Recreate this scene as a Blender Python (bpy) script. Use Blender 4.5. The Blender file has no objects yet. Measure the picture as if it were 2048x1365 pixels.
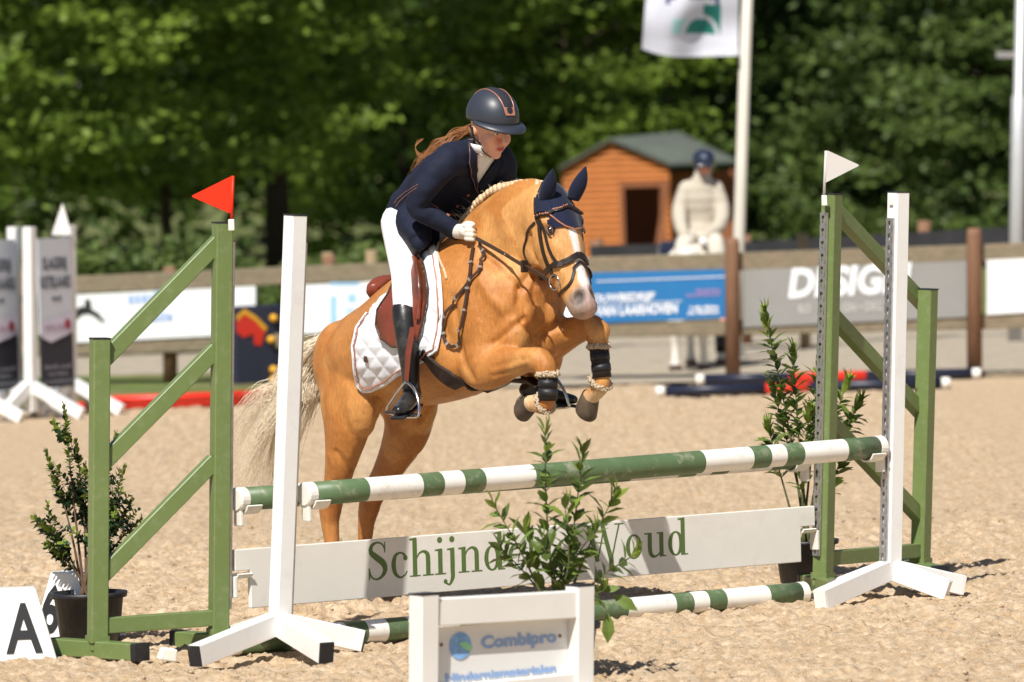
import bpy, bmesh, math, random
import numpy as np
from mathutils import Vector, Matrix, noise as mnoise
from mathutils.bvhtree import BVHTree
random.seed(7); RNG = np.random.default_rng(7)
sc = bpy.context.scene
COL = sc.collection
R = math.radians
# ------------------------------------------------------------ camera
FPX, CAMH, ROLL = 11400.0, 1.98, R(1.6)
PITCH = math.atan((682.5 - 280) / FPX)
cR, sR, cP, sP = math.cos(ROLL), math.sin(ROLL), math.cos(PITCH), math.sin(PITCH)
CO = Vector((0, 0, CAMH))
cam = bpy.data.objects.new('camera', bpy.data.cameras.new('camera'))
COL.objects.link(cam); sc.camera = cam
cam.data.sensor_width = 36; cam.data.lens = FPX / 2048 * 36
cam.data.clip_start = 0.5; cam.data.clip_end = 3000
rt, up, bk = Vector((cR, -sR*sP, -sR*cP)), Vector((sR, cR*sP, cR*cP)), Vector((0, -cP, sP))
cam.matrix_world = Matrix(((rt.x, up.x, bk.x, 0), (rt.y, up.y, bk.y, 0), (rt.z, up.z, bk.z, CAMH), (0, 0, 0, 1)))
cam.data.dof.use_dof = True; cam.data.dof.focus_distance = 23.4; cam.data.dof.aperture_fstop = 3.9
# ------------------------------------------------------------ light
SUN = Vector((-0.22, -0.58, 0.79)).normalized()
w = bpy.data.worlds.new('World'); sc.world = w; w.use_nodes = True
nt = w.node_tree; bg = nt.nodes['Background']
sky = nt.nodes.new('ShaderNodeTexSky'); sky.sky_type = 'NISHITA'; sky.sun_disc = False
sky.sun_elevation = math.asin(SUN.z); sky.sun_rotation = math.atan2(SUN.x, SUN.y)
nt.links.new(sky.outputs[0], bg.inputs[0]); bg.inputs[1].default_value = 0.055
sl = bpy.data.objects.new('sun', bpy.data.lights.new('sun', 'SUN')); COL.objects.link(sl)
sl.data.energy = 5.0; sl.data.angle = R(0.53); sl.data.color = (1.0, 0.96, 0.89)
sl.rotation_euler = SUN.to_track_quat('Z', 'Y').to_euler()
vs = sc.view_settings; vs.view_transform = 'Standard'; vs.look = 'None'; vs.gamma = 1; vs.exposure = 0.33
try: vs.use_curve_mapping = False
except Exception: pass
# ------------------------------------------------------------ pixels of the photograph to directions
def ray(px, py):
    x = px - 1024; y = -(py - 682.5)
    xr = cR*x + sR*y; yr = -sR*x + cR*y
    return Vector((xr, FPX*cP + yr*sP, -FPX*sP + yr*cP))
def G(px, py, z=0.0):
    d = ray(px, py); return CO + d * ((z - CAMH) / d.z)
def P(px, py, Y):
    d = ray(px, py); return CO + d * (Y / d.y)
def PL(px, py, p0, n):
    d = ray(px, py); return CO + d * ((p0 - CO).dot(n) / d.dot(n))
# ------------------------------------------------------------ materials
MATS = {}
def mat(name, col, rough=0.6, var=0.12, vscale=8.0, bump=0.0, bscale=60.0, spec=0.4, metal=0.0, attr=None, col2=None, dirt=None, dscale=3.0, dirt_amt=0.5, sheen=0.0, coat=0.0, transl=0.0, island=0.0, stretch=None):
    if name in MATS: return MATS[name]
    m = bpy.data.materials.new(name); m.use_nodes = True; MATS[name] = m
    n = m.node_tree.nodes; L = m.node_tree.links; b = n['Principled BSDF']
    b.inputs['Roughness'].default_value = rough; b.inputs['Specular IOR Level'].default_value = spec
    b.inputs['Metallic'].default_value = metal
    if sheen: b.inputs['Sheen Weight'].default_value = sheen; b.inputs['Sheen Roughness'].default_value = 0.4
    if coat: b.inputs['Coat Weight'].default_value = coat; b.inputs['Coat Roughness'].default_value = 0.15
    tc = n.new('ShaderNodeTexCoord'); src = tc.outputs['Object']
    if stretch:
        mp = n.new('ShaderNodeMapping'); mp.inputs['Scale'].default_value = stretch; L.new(src, mp.inputs[0]); src = mp.outputs[0]
    nz = n.new('ShaderNodeTexNoise'); nz.inputs['Scale'].default_value = vscale; nz.inputs['Detail'].default_value = 6; nz.inputs['Roughness'].default_value = 0.65
    L.new(src, nz.inputs['Vector'])
    mr = n.new('ShaderNodeMapRange'); mr.inputs[1].default_value = 0.3; mr.inputs[2].default_value = 0.7
    mr.inputs[3].default_value = 1 - var; mr.inputs[4].default_value = 1 + var
    L.new(nz.outputs[0], mr.inputs[0])
    if attr:
        a = n.new('ShaderNodeVertexColor'); a.layer_name = attr; base = a.outputs[0]
    else:
        rgb = n.new('ShaderNodeRGB'); rgb.outputs[0].default_value = (*col, 1); base = rgb.outputs[0]
    if col2 is not None:
        mx = n.new('ShaderNodeMix'); mx.data_type = 'RGBA'
        n2 = n.new('ShaderNodeTexNoise'); n2.inputs['Scale'].default_value = vscale * 0.37; n2.inputs['Detail'].default_value = 4; L.new(src, n2.inputs['Vector'])
        r2 = n.new('ShaderNodeMapRange'); r2.inputs[1].default_value = 0.4; r2.inputs[2].default_value = 0.62; L.new(n2.outputs[0], r2.inputs[0])
        L.new(r2.outputs[0], mx.inputs[0]); L.new(base, mx.inputs[6]); mx.inputs[7].default_value = (*col2, 1); base = mx.outputs[2]
    if dirt is not None:
        mx = n.new('ShaderNodeMix'); mx.data_type = 'RGBA'
        n3 = n.new('ShaderNodeTexNoise'); n3.inputs['Scale'].default_value = dscale; n3.inputs['Detail'].default_value = 8; n3.inputs['Roughness'].default_value = 0.75; L.new(src, n3.inputs['Vector'])
        r3 = n.new('ShaderNodeMapRange'); r3.inputs[1].default_value = 0.52; r3.inputs[2].default_value = 0.70; r3.inputs[4].default_value = dirt_amt; L.new(n3.outputs[0], r3.inputs[0])
        L.new(r3.outputs[0], mx.inputs[0]); L.new(base, mx.inputs[6]); mx.inputs[7].default_value = (*dirt, 1); base = mx.outputs[2]
    ml = n.new('ShaderNodeMix'); ml.data_type = 'RGBA'; ml.blend_type = 'MULTIPLY'; ml.inputs[0].default_value = 1
    L.new(base, ml.inputs[6]); L.new(mr.outputs[0], ml.inputs[7]); out = ml.outputs[2]
    if island:
        ge = n.new('ShaderNodeNewGeometry'); r4 = n.new('ShaderNodeMapRange'); r4.inputs[3].default_value = 1 - island; r4.inputs[4].default_value = 1 + island
        L.new(ge.outputs['Random Per Island'], r4.inputs[0])
        m5 = n.new('ShaderNodeMix'); m5.data_type = 'RGBA'; m5.blend_type = 'MULTIPLY'; m5.inputs[0].default_value = 1
        L.new(out, m5.inputs[6]); L.new(r4.outputs[0], m5.inputs[7]); out = m5.outputs[2]
    L.new(out, b.inputs['Base Color'])
    if bump:
        nb = n.new('ShaderNodeTexNoise'); nb.inputs['Scale'].default_value = bscale; nb.inputs['Detail'].default_value = 5; L.new(src, nb.inputs['Vector'])
        bp = n.new('ShaderNodeBump'); bp.inputs['Strength'].default_value = bump; bp.inputs['Distance'].default_value = 0.01
        L.new(nb.outputs[0], bp.inputs['Height']); L.new(bp.outputs[0], b.inputs['Normal'])
    if transl:
        t = n.new('ShaderNodeBsdfTranslucent'); L.new(out, t.inputs[0]); ms = n.new('ShaderNodeMixShader'); ms.inputs[0].default_value = transl
        L.new(b.outputs[0], ms.inputs[1]); L.new(t.outputs[0], ms.inputs[2]); L.new(ms.outputs[0], n['Material Output'].inputs[0])
    return m
# ------------------------------------------------------------ mesh building
class MB:
    def __init__(s): s.v = []; s.f = []; s.m = []; s.col = None
    def add(s, vs, fs, mi=0):
        o = len(s.v); s.v += [Vector(p) for p in vs]; s.f += [[i + o for i in f] for f in fs]; s.m += [mi] * len(fs)
    def box(s, c, size, M=None, mi=0):
        x, y, z = [k / 2 for k in size]; M = M or Matrix.Identity(3); c = Vector(c)
        vs = [c + M @ Vector((a*x, b*y, d*z)) for d in (-1, 1) for b in (-1, 1) for a in (-1, 1)]
        s.add(vs, [(0, 2, 3, 1), (4, 5, 7, 6), (0, 1, 5, 4), (2, 6, 7, 3), (0, 4, 6, 2), (1, 3, 7, 5)], mi)
    def beam(s, p0, p1, wd, ht, up=(0, 0, 1), mi=0, ch=0.0):
        p0, p1 = Vector(p0), Vector(p1); t = (p1 - p0).normalized(); sd = t.cross(Vector(up)).normalized(); u = sd.cross(t)
        a, b = wd / 2, ht / 2
        if ch: sec = [(-a+ch, -b), (a-ch, -b), (a, -b+ch), (a, b-ch), (a-ch, b), (-a+ch, b), (-a, b-ch), (-a, -b+ch)]
        else: sec = [(-a, -b), (a, -b), (a, b), (-a, b)]
        n = len(sec); vs = [p + sd*x + u*y for p in (p0, p1) for x, y in sec]
        s.add(vs, [tuple(range(n))[::-1], tuple(range(n, 2*n))] + [(i, (i+1) % n, n+(i+1) % n, n+i) for i in range(n)], mi)
    def tube(s, pts, rad, n=8, mi=0, side=None, flat=1.0, cap=True, mis=None):
        pts = [Vector(p) for p in pts]; k = len(pts)
        rad = [rad] * k if not hasattr(rad, '__len__') else list(rad)
        prev = Vector(side) if side else None; rings = []
        for i, p in enumerate(pts):
            t = (pts[min(i+1, k-1)] - pts[max(i-1, 0)]).normalized()
            if prev is None: prev = t.orthogonal()
            x = (prev - t * prev.dot(t)); x = x.normalized() if x.length > 1e-6 else t.orthogonal().normalized()
            prev = x; y = t.cross(x)
            ra = rad[i]; a, b = (ra if hasattr(ra, '__len__') else (ra, ra * flat))
            rings.append([p + x * (a * math.cos(2*math.pi*j/n)) + y * (b * math.sin(2*math.pi*j/n)) for j in range(n)])
        o = len(s.v); s.v += [q for r in rings for q in r]
        for i in range(k-1):
            for j in range(n):
                s.f.append([o+i*n+j, o+i*n+(j+1) % n, o+(i+1)*n+(j+1) % n, o+(i+1)*n+j]); s.m.append(mis[i] if mis else mi)
        if cap:
            s.f.append([o+j for j in range(n)][::-1]); s.m.append(mis[0] if mis else mi)
            s.f.append([o+(k-1)*n+j for j in range(n)]); s.m.append(mis[-1] if mis else mi)
    def ball(s, c, r, M=None, nu=14, nv=9, mi=0):
        c = Vector(c); r = Vector(r) if hasattr(r, '__len__') else Vector((r, r, r)); M = M or Matrix.Identity(3)
        vs = [c + M @ Vector((0, 0, r.z))]
        for i in range(1, nv):
            th = math.pi * i / nv
            for j in range(nu):
                ph = 2 * math.pi * j / nu
                vs.append(c + M @ Vector((r.x*math.sin(th)*math.cos(ph), r.y*math.sin(th)*math.sin(ph), r.z*math.cos(th))))
        vs.append(c + M @ Vector((0, 0, -r.z))); fs = []
        for j in range(nu): fs.append((0, 1+j, 1+(j+1) % nu))
        for i in range(nv-2):
            for j in range(nu):
                a = 1+i*nu+j; b = 1+i*nu+(j+1) % nu; fs.append((a, a+nu, b+nu, b))
        e = len(vs)-1; q = 1+(nv-2)*nu
        for j in range(nu): fs.append((e, q+(j+1) % nu, q+j))
        s.add(vs, fs, mi)
    def ribbon(s, pts, nrm, wd, th=0.003, mi=0):
        pts = [Vector(p) for p in pts]; k = len(pts); secs = []
        for i, p in enumerate(pts):
            t = (pts[min(i+1, k-1)] - pts[max(i-1, 0)]).normalized(); n_ = Vector(nrm[i]); n_ = (n_ - t * n_.dot(t)).normalized(); sd = t.cross(n_)
            wi = wd[i] if hasattr(wd, '__len__') else wd
            secs.append([p - sd*wi/2, p + sd*wi/2, p + sd*wi*0.45 + n_*th, p - sd*wi*0.45 + n_*th])
        o = len(s.v); s.v += [q for r in secs for q in r]
        for i in range(k-1):
            for j in range(4):
                s.f.append([o+i*4+j, o+i*4+(j+1) % 4, o+(i+1)*4+(j+1) % 4, o+(i+1)*4+j]); s.m.append(mi)
        s.f.append([o, o+1, o+2, o+3]); s.f.append([o+(k-1)*4+j for j in (3, 2, 1, 0)]); s.m += [mi, mi]
TM = {}
def setmesh(me, v, f, m=None):
    me.from_pydata([tuple(p) for p in v], [], f)
    if m: me.polygons.foreach_set('material_index', m)
    me.update()
def tag(o, label=None, cat=None, group=None, kind=None):
    if label: o['label'] = label
    if cat: o['category'] = cat
    if group: o['group'] = group
    if kind: o['kind'] = kind
    return o
def thing(name, label, cat, loc, rot=(0, 0, 0), group=None):
    o = bpy.data.objects.new(name, None); COL.objects.link(o); o.empty_display_size = 0.1
    o.location = loc; o.rotation_euler = rot
    TM[o.name] = Matrix.Translation(Vector(loc)) @ Matrix(o.rotation_euler.to_matrix()).to_4x4()
    return tag(o, label, cat, group)
def obj(name, mb, mats, parent=None, smooth=False, bevel=0.0, local=False, sub=0):
    me = bpy.data.meshes.new(name); o = bpy.data.objects.new(name, me); COL.objects.link(o)
    v = mb.v
    if parent is not None:
        M = TM[parent.name]; o.parent = parent
        if not local: I = M.inverted(); v = [I @ p for p in v]
        TM[o.name] = M
    else:
        A = np.array([tuple(p) for p in v]); c = Vector(((A[:, 0].min()+A[:, 0].max())/2, (A[:, 1].min()+A[:, 1].max())/2, A[:, 2].min()))
        if local: c = Vector((0, 0, 0))
        v = [p - c for p in v]; o.location = c; TM[o.name] = Matrix.Translation(c)
    setmesh(me, v, mb.f, mb.m)
    for m in (mats if isinstance(mats, (list, tuple)) else [mats]): me.materials.append(m)
    if smooth: me.polygons.foreach_set('use_smooth', [True] * len(me.polygons))
    if bevel:
        bv = o.modifiers.new('bevel', 'BEVEL'); bv.width = bevel; bv.segments = 2; bv.limit_method = 'ANGLE'; bv.angle_limit = R(40)
    if sub:
        s_ = o.modifiers.new('sub', 'SUBSURF'); s_.levels = sub; s_.render_levels = sub
    return o
def copy_tree(o, parent=None):
    c = o.copy(); COL.objects.link(c); c.parent = parent
    for ch in o.children: copy_tree(ch, c)
    return c
def spline(pts, n):
    # Catmull-Rom through tuples of any length, n samples per span
    A = [np.array(p, float) for p in pts]; out = []
    A = [2*A[0]-A[1]] + A + [2*A[-1]-A[-2]]
    for i in range(1, len(A)-2):
        for k in range(n):
            t = k / n; p0, p1, p2, p3 = A[i-1:i+3]
            out.append(0.5*((2*p1)+(-p0+p2)*t+(2*p0-5*p1+4*p2-p3)*t*t+(-p0+3*p1-3*p2+p3)*t**3))
    out.append(A[-2]); return out
def remeshed(mb, voxel, smooth_it=6, fac=0.5):
    me = bpy.data.meshes.new('tmp'); setmesh(me, mb.v, mb.f); o = bpy.data.objects.new('tmp', me); COL.objects.link(o)
    r = o.modifiers.new('r', 'REMESH'); r.mode = 'VOXEL'; r.voxel_size = voxel; r.use_smooth_shade = True
    s = o.modifiers.new('s', 'SMOOTH'); s.iterations = smooth_it; s.factor = fac
    dg = bpy.context.evaluated_depsgraph_get(); ev = o.evaluated_get(dg); m2 = ev.to_mesh()
    n = len(m2.vertices); co = np.empty(n*3); m2.vertices.foreach_get('co', co)
    f = [list(p.vertices) for p in m2.polygons]; ev.to_mesh_clear()
    bpy.data.objects.remove(o); bpy.data.meshes.remove(me)
    out = MB(); out.v = [Vector(p) for p in co.reshape(-1, 3)]; out.f = f; out.m = [0]*len(f)
    return out
def bvh(mb): return BVHTree.FromPolygons([tuple(p) for p in mb.v], mb.f)
def pixhit(bv, px, py):
    d = ray(px, py).normalized(); return bv.ray_cast(CO, d)
def set_attr(o, cols):
    a = o.data.color_attributes.new('Col', 'FLOAT_COLOR', 'POINT')
    a.data.foreach_set('color', np.concatenate([cols, np.ones((len(cols), 1))], 1).astype(np.float32).ravel())
def text_mb(body, size, bold=0.0, align='LEFT', shear=0.0, space=1.0):
    cu = bpy.data.curves.new('t', 'FONT'); cu.body = body; cu.size = size; cu.offset = bold; cu.align_x = align; cu.shear = shear; cu.space_character = space; cu.resolution_u = 3
    o = bpy.data.objects.new('t', cu); COL.objects.link(o); dg = bpy.context.evaluated_depsgraph_get()
    me = o.evaluated_get(dg).to_mesh(); mb = MB(); mb.v = [v.co.copy() for v in me.vertices]; mb.f = [list(p.vertices) for p in me.polygons]; mb.m = [0]*len(mb.f)
    o.evaluated_get(dg).to_mesh_clear(); bpy.data.objects.remove(o); bpy.data.curves.remove(cu); return mb
def dash_mb(words, size):
    # print too small to read: rows of letter-sized marks
    mb = MB(); x = 0.0; rd = random.Random(sum(words)*7+len(words))
    for n_ in words:
        for _ in range(n_):
            w_ = size*rd.uniform(.22, .42); h_ = size*rd.choice((.5, .5, .7)); mb.add([(x, 0, 0), (x+w_, 0, 0), (x+w_, h_, 0), (x, h_, 0)], [(0, 1, 2, 3)]); x += w_+size*.12
        x += size*.35
    return mb
def place(mb, org, ex, ez):
    # flat letters lie in x,y -> world plane spanned by ex, ez
    ex, ez = Vector(ex), Vector(ez); n = ex.cross(ez).normalized()
    mb.v = [Vector(org) + ex*p.x + ez*p.y + n*p.z for p in mb.v]; return mb
# ------------------------------------------------------------ palette
M_sand = mat('sand', (0.56, 0.43, 0.295), 0.95, 0.28, 34, 0.9, 150, 0.15, col2=(0.47, 0.335, 0.205), dirt=(0.26, 0.195, 0.135), dscale=60, dirt_amt=0.65)
M_gravel = mat('gravel', (0.36, 0.31, 0.24), 0.95, 0.2, 6, 0.4, 80, 0.15)
M_grass = mat('grass', (0.10, 0.14, 0.035), 0.9, 0.35, 3, 0.0, 60, 0.2, col2=(0.16, 0.15, 0.06))
M_white = mat('white_paint', (0.80, 0.80, 0.79), 0.35, 0.03, 5, 0.02, 40, 0.5, dirt=(0.55, 0.48, 0.40), dscale=9, dirt_amt=0.25)
M_green = mat('green_paint', (0.145, 0.20, 0.066), 0.38, 0.07, 4, 0.05, 60, 0.5, dirt=(0.30, 0.33, 0.20), dscale=24, dirt_amt=0.35)
M_pgreen = mat('pole_green', (0.095, 0.15, 0.07), 0.45, 0.12, 8, 0.05, 60, 0.4, dirt=(0.38, 0.36, 0.27), dscale=11, dirt_amt=0.85, stretch=(1, 1, 1))
M_pwhite = mat('pole_white', (0.78, 0.76, 0.71), 0.45, 0.05, 8, 0.05, 60, 0.4, dirt=(0.42, 0.34, 0.24), dscale=10, dirt_amt=0.75)
M_plastic = mat('white_plastic', (0.76, 0.74, 0.68), 0.4, 0.06, 14, dirt=(0.5, 0.4, 0.28), dscale=18, dirt_amt=0.45)
M_black = mat('black_plastic', (0.015, 0.016, 0.02), 0.5, 0.2, 12, dirt=(0.16, 0.14, 0.12), dscale=10, dirt_amt=0.3)
M_steel = mat('galvanised_steel', (0.50, 0.50, 0.51), 0.35, 0.15, 40, 0.05, 90, 0.5, metal=0.85)
M_wood = mat('weathered_rail', (0.22, 0.175, 0.12), 0.85, 0.25, 6, 0.3, 30, 0.2, col2=(0.20, 0.17, 0.115), stretch=(0.4, 6, 6))
M_post = mat('fence_post', (0.21, 0.115, 0.07), 0.85, 0.25, 9, 0.3, 30, 0.2, stretch=(5, 5, 0.6))
M_bark = mat('bark', (0.06, 0.047, 0.033), 0.95, 0.35, 12, 0.6, 25, 0.1, stretch=(4, 4, 0.7))
M_leaf = mat('leaf_fresh', (0.21, 0.30, 0.042), 0.55, 0.2, 1.2, spec=0.3, col2=(0.10, 0.17, 0.024), transl=0.38, island=0.35)
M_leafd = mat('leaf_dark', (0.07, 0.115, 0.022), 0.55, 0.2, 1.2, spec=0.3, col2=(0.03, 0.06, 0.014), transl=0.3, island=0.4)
M_leafs = mat('leaf_shrub', (0.12, 0.175, 0.04), 0.55, 0.2, 2, spec=0.3, col2=(0.06, 0.10, 0.025), transl=0.3, island=0.35)
def lin(r, g, b): return tuple(((c/255)/12.92 if c/255 < .04045 else ((c/255+.055)/1.055)**2.4) for c in (r, g, b))
# ------------------------------------------------------------ ground
def vnoise(x, y, seed):
    rg = np.random.default_rng(seed); T = rg.random((256, 256))
    xi = np.floor(x).astype(int); yi = np.floor(y).astype(int); fx = x-xi; fy = y-yi
    fx = fx*fx*(3-2*fx); fy = fy*fy*(3-2*fy); a = T[xi % 256, yi % 256]; b = T[(xi+1) % 256, yi % 256]; c = T[xi % 256, (yi+1) % 256]; d = T[(xi+1) % 256, (yi+1) % 256]
    return (a*(1-fx)+b*fx)*(1-fy)+(c*(1-fx)+d*fx)*fy - 0.5
def hground(x, y):
    h = 0.030*vnoise(x*2.1, y*1.6, 1) + 0.024*vnoise(x*7, y*6, 2) + 0.020*vnoise(x*19, y*13, 3) + 0.020*vnoise(x*43, y*33, 4) + 0.013*vnoise(x*78, y*52, 6)
    h += 0.020*np.maximum(0, vnoise(x*11, y*8, 5)-0.22)*2
    for (a, b, r_, an) in PRINTS:      # hoof prints: a pressed hollow with a thrown-up rim
        m = (np.abs(x-a) < .25) & (np.abs(y-b) < .25)
        if m.any():
            dx, dy = x[m]-a, y[m]-b; c_, s_ = math.cos(an), math.sin(an); d = np.sqrt(((dx*c_+dy*s_)/1.25)**2+(dy*c_-dx*s_)**2)/r_
            h[m] += -.028*np.exp(-(d/.8)**4)+.016*np.exp(-((d-1.25)/.3)**2)
    return h
rp_ = random.Random(21); PRINTS = [(rp_.uniform(-2.6, 2.6), 18.2+rp_.random()**1.2*11, rp_.uniform(.05, .075), rp_.uniform(0, 3)) for _ in range(150)]
PRINTS += [(rp_.gauss(-.6, .35), rp_.gauss(24.7, .5), rp_.uniform(.05, .08), rp_.uniform(0, 3)) for _ in range(25)]
gx = np.concatenate([-np.geomspace(1500, 3.2, 26), np.arange(-3.0, 3.0, 0.0125), np.geomspace(3.2, 1500, 26)])
gy = np.concatenate([[-400, -50, 0, 8, 14, 16.5], np.arange(17.4, 28.5, 0.02), np.arange(28.6, 47, 0.12), np.geomspace(47.5, 2500, 30)])
X, Y = np.meshgrid(gx, gy, indexing='ij')
fade = np.clip((3.2-np.abs(X))/0.4, 0, 1)*np.clip((Y-17)/1, 0, 1)*np.clip((48-Y)/3, 0, 1)
Z = hground(X, Y)*fade - 0.004
nx, ny = len(gx), len(gy); idx = np.arange(nx*ny).reshape(nx, ny)
q = np.stack([idx[:-1, :-1], idx[1:, :-1], idx[1:, 1:], idx[:-1, 1:]], -1).reshape(-1, 4)
def fastmesh(name, V, F):
    me = bpy.data.meshes.new(name); me.vertices.add(len(V)); me.vertices.foreach_set('co', np.ascontiguousarray(V, np.float32).ravel())
    k = F.shape[1]; me.loops.add(F.size); me.loops.foreach_set('vertex_index', F.astype(np.int32).ravel())
    me.polygons.add(len(F)); me.polygons.foreach_set('loop_start', np.arange(0, F.size, k, dtype=np.int32)); me.update(calc_edges=True); return me
me = fastmesh('ground', np.stack([X, Y, Z], -1).reshape(-1, 3), q); me.polygons.foreach_set('use_smooth', np.ones(len(q), bool))
me.materials.append(M_sand); o = bpy.data.objects.new('ground', me); COL.objects.link(o); tag(o, kind='structure')
rgc = np.random.default_rng(11); nc = 15000
cx, cy = rgc.uniform(-2.7, 2.7, nc), 17.8+12*rgc.random(nc)**1.3; cl = vnoise(cx*1.7, cy*1.1, 8) > -.08; cx, cy = cx[cl], cy[cl]; nc = len(cx)
cs = .003+.012*rgc.random(nc)**4; cz = hground(cx, cy)-.004
oct_ = np.array([(1, 0, 0), (0, 1, 0), (-1, 0, 0), (0, -1, 0), (0, 0, .75), (0, 0, -.6)]); of = np.array([(0, 1, 4), (1, 2, 4), (2, 3, 4), (3, 0, 4), (1, 0, 5), (2, 1, 5), (3, 2, 5), (0, 3, 5)])
cv = np.stack([cx, cy, cz], 1)[:, None]+(oct_[None]*cs[:, None, None]*(.6+.8*rgc.random((nc, 6, 3))))
me = fastmesh('sand_clods', cv.reshape(-1, 3), (of[None]+6*np.arange(nc)[:, None, None]).reshape(-1, 3)); me.materials.append(M_sand); o = bpy.data.objects.new('sand_clods', me); COL.objects.link(o); tag(o, 'loose clumps of sand strewn over the arena floor', 'sand', kind='stuff')
# sheets beyond the arena
def sheet(name, pts, z, m):
    mb = MB(); mb.add([(x, y, z) for x, y in pts], [list(range(len(pts)))]); o = obj(name, mb, m); tag(o, kind='structure'); return o
sheet('gravel_path', [(-60, 45.8), (60, 44.9), (90, 62), (-60, 62)], 0.016, M_gravel)
sheet('meadow', [(-600, 56), (600, 56), (900, 1200), (-900, 1200)], 0.022, M_grass)
sheet('grass_verge', [(-40, 43.2), (-3.2, 43.6), (-1.3, 44.2), (-1.2, 49.5), (-40, 51.5)], 0.028, M_grass)
# ------------------------------------------------------------ trees
def leafcloud(cent, rad, nclump, nleaf, size, seed, flat=0.55, cr=0.5, shell=0.55):
    rg = np.random.default_rng(seed)
    d = rg.normal(size=(nclump, 3)); d /= np.linalg.norm(d, axis=1)[:, None]
    rr = shell + (1-shell)*rg.random((nclump, 1)); cc = d*rr*np.array(rad)*(0.85+0.3*rg.random((nclump, 1)))
    csz = cr*(0.6+0.8*rg.random((nclump, 1, 1)))
    lo = rg.normal(size=(nclump, nleaf, 3))*np.array([1, 1, flat])*csz*0.55
    c = (cc[:, None, :]+lo).reshape(-1, 3)+np.array(cent); n = len(c)
    a = rg.normal(size=(n, 3)); a[:, 2] *= 0.55; a /= np.linalg.norm(a, axis=1)[:, None]
    b = rg.normal(size=(n, 3)); b[:, 2] = np.abs(b[:, 2])*0.5; b = np.cross(a, b); b /= np.linalg.norm(b, axis=1)[:, None]
    s = size*(0.6+0.8*rg.random((n, 1)))
    V = np.stack([c-a*s, c-b*s*0.45+a*s*0.1, c+a*s, c+b*s*0.45+a*s*0.1], 1)
    keep = V[:, :, 2].min(1) > 0.04; V = V[keep]; n = len(V)
    return V.reshape(-1, 3), np.arange(n*4).reshape(n, 4)
def tree(name, label, px, Y, height, rad, zc, m, seed, ncl=130, nl=60, size=0.085, cat='tree', group='trees behind the arena', cr=0.5, trunk_r=0.14):
    x = P(px, 400, Y).x; rg = random.Random(seed)
    t = thing(name, label, cat, (x, Y, 0), group=group)
    mb = MB(); lean = rg.uniform(-.15, .15)
    top = Vector((x+lean, Y, zc+rad[2]*0.3)); pts = [Vector((x, Y, -0.05)), Vector((x+lean*.2, Y, zc*.35)), Vector((x+lean*.6, Y+.05, zc*.75)), top]
    mb.tube(pts, [trunk_r*1.25, trunk_r, trunk_r*.75, trunk_r*.3], 9)
    for k in range(9):
        a = rg.uniform(0, 6.28); st = pts[1].lerp(pts[3], rg.uniform(.1, .9)); l = rg.uniform(.5, .85)
        en = Vector((x+math.cos(a)*rad[0]*l, Y+math.sin(a)*rad[1]*l, min(st.z+rg.uniform(.1, .6)*rad[2], zc+rad[2]*.8)))
        mb.tube([st, st.lerp(en, .5)+Vector((0, 0, .12)), en], [trunk_r*.42, trunk_r*.25, trunk_r*.08], 6)
    obj('trunk', mb, M_bark, t, smooth=True)
    V, F = leafcloud((x+lean*.5, Y, zc), rad, ncl, nl, size, seed, cr=cr, flat=.28, shell=.6)
    if cat == 'tree':   # the crown goes on far above the picture
        V2, F2 = leafcloud((x+lean, Y, zc+4.6), (rad[0]*1.15, rad[1]*1.3, 4.2), 110, 40, .24, seed+50, cr=1.0, flat=.5, shell=.2)
        V2 = V2.reshape(-1, 4, 3); V2 = V2[V2[:, :, 2].min(1) > 4.6].reshape(-1, 3); V = np.concatenate([V, V2]); F = np.arange(len(V)).reshape(-1, 4)
    V -= np.array((x, Y, 0)); me = fastmesh('crown', V, F); me.materials.append(m); c = bpy.data.objects.new('crown', me); COL.objects.link(c); c.parent = t
    return t
TR = [ # px, Y, rad, zc, material, label
 (-60, 70, (2.6, 2.2, 2.4), 3.4, M_leaf, 'broad fresh green tree at the left edge behind the grey boards'),
 (330, 74, (2.4, 2.0, 2.3), 3.5, M_leaf, 'fresh green tree with drooping boughs above the red flag'),
 (556, 78, (2.2, 2.0, 2.2), 3.9, M_leaf, 'tree with thick dark trunk seen right of the red flag'),
 (800, 85, (2.9, 2.0, 2.7), 3.2, M_leaf, 'bright leafy tree right behind the rider'),
 (1120, 84, (2.3, 2.0, 2.4), 3.6, M_leaf, 'tree with pale green boughs left of the flag'),
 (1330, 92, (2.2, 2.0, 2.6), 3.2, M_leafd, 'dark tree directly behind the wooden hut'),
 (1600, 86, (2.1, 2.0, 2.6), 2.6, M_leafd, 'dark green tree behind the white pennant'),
 (1820, 82, (2.0, 1.8, 2.7), 2.2, M_leafs, 'dense mid green tree between pennant and lamp post'),
 (2090, 80, (2.2, 1.8, 2.6), 2.4, M_leafs, 'dense green tree at the right edge behind the lamp post')]
for i, (px, Y_, rad, zc, m, lab) in enumerate(TR):
    tree('leafy_tree', lab, px, Y_, 6, rad, zc-(.0 if i == 2 else .45), m, 100+i, ncl=100, nl=115, cr=0.6, trunk_r=0.17 if i == 2 else 0.075)
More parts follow.
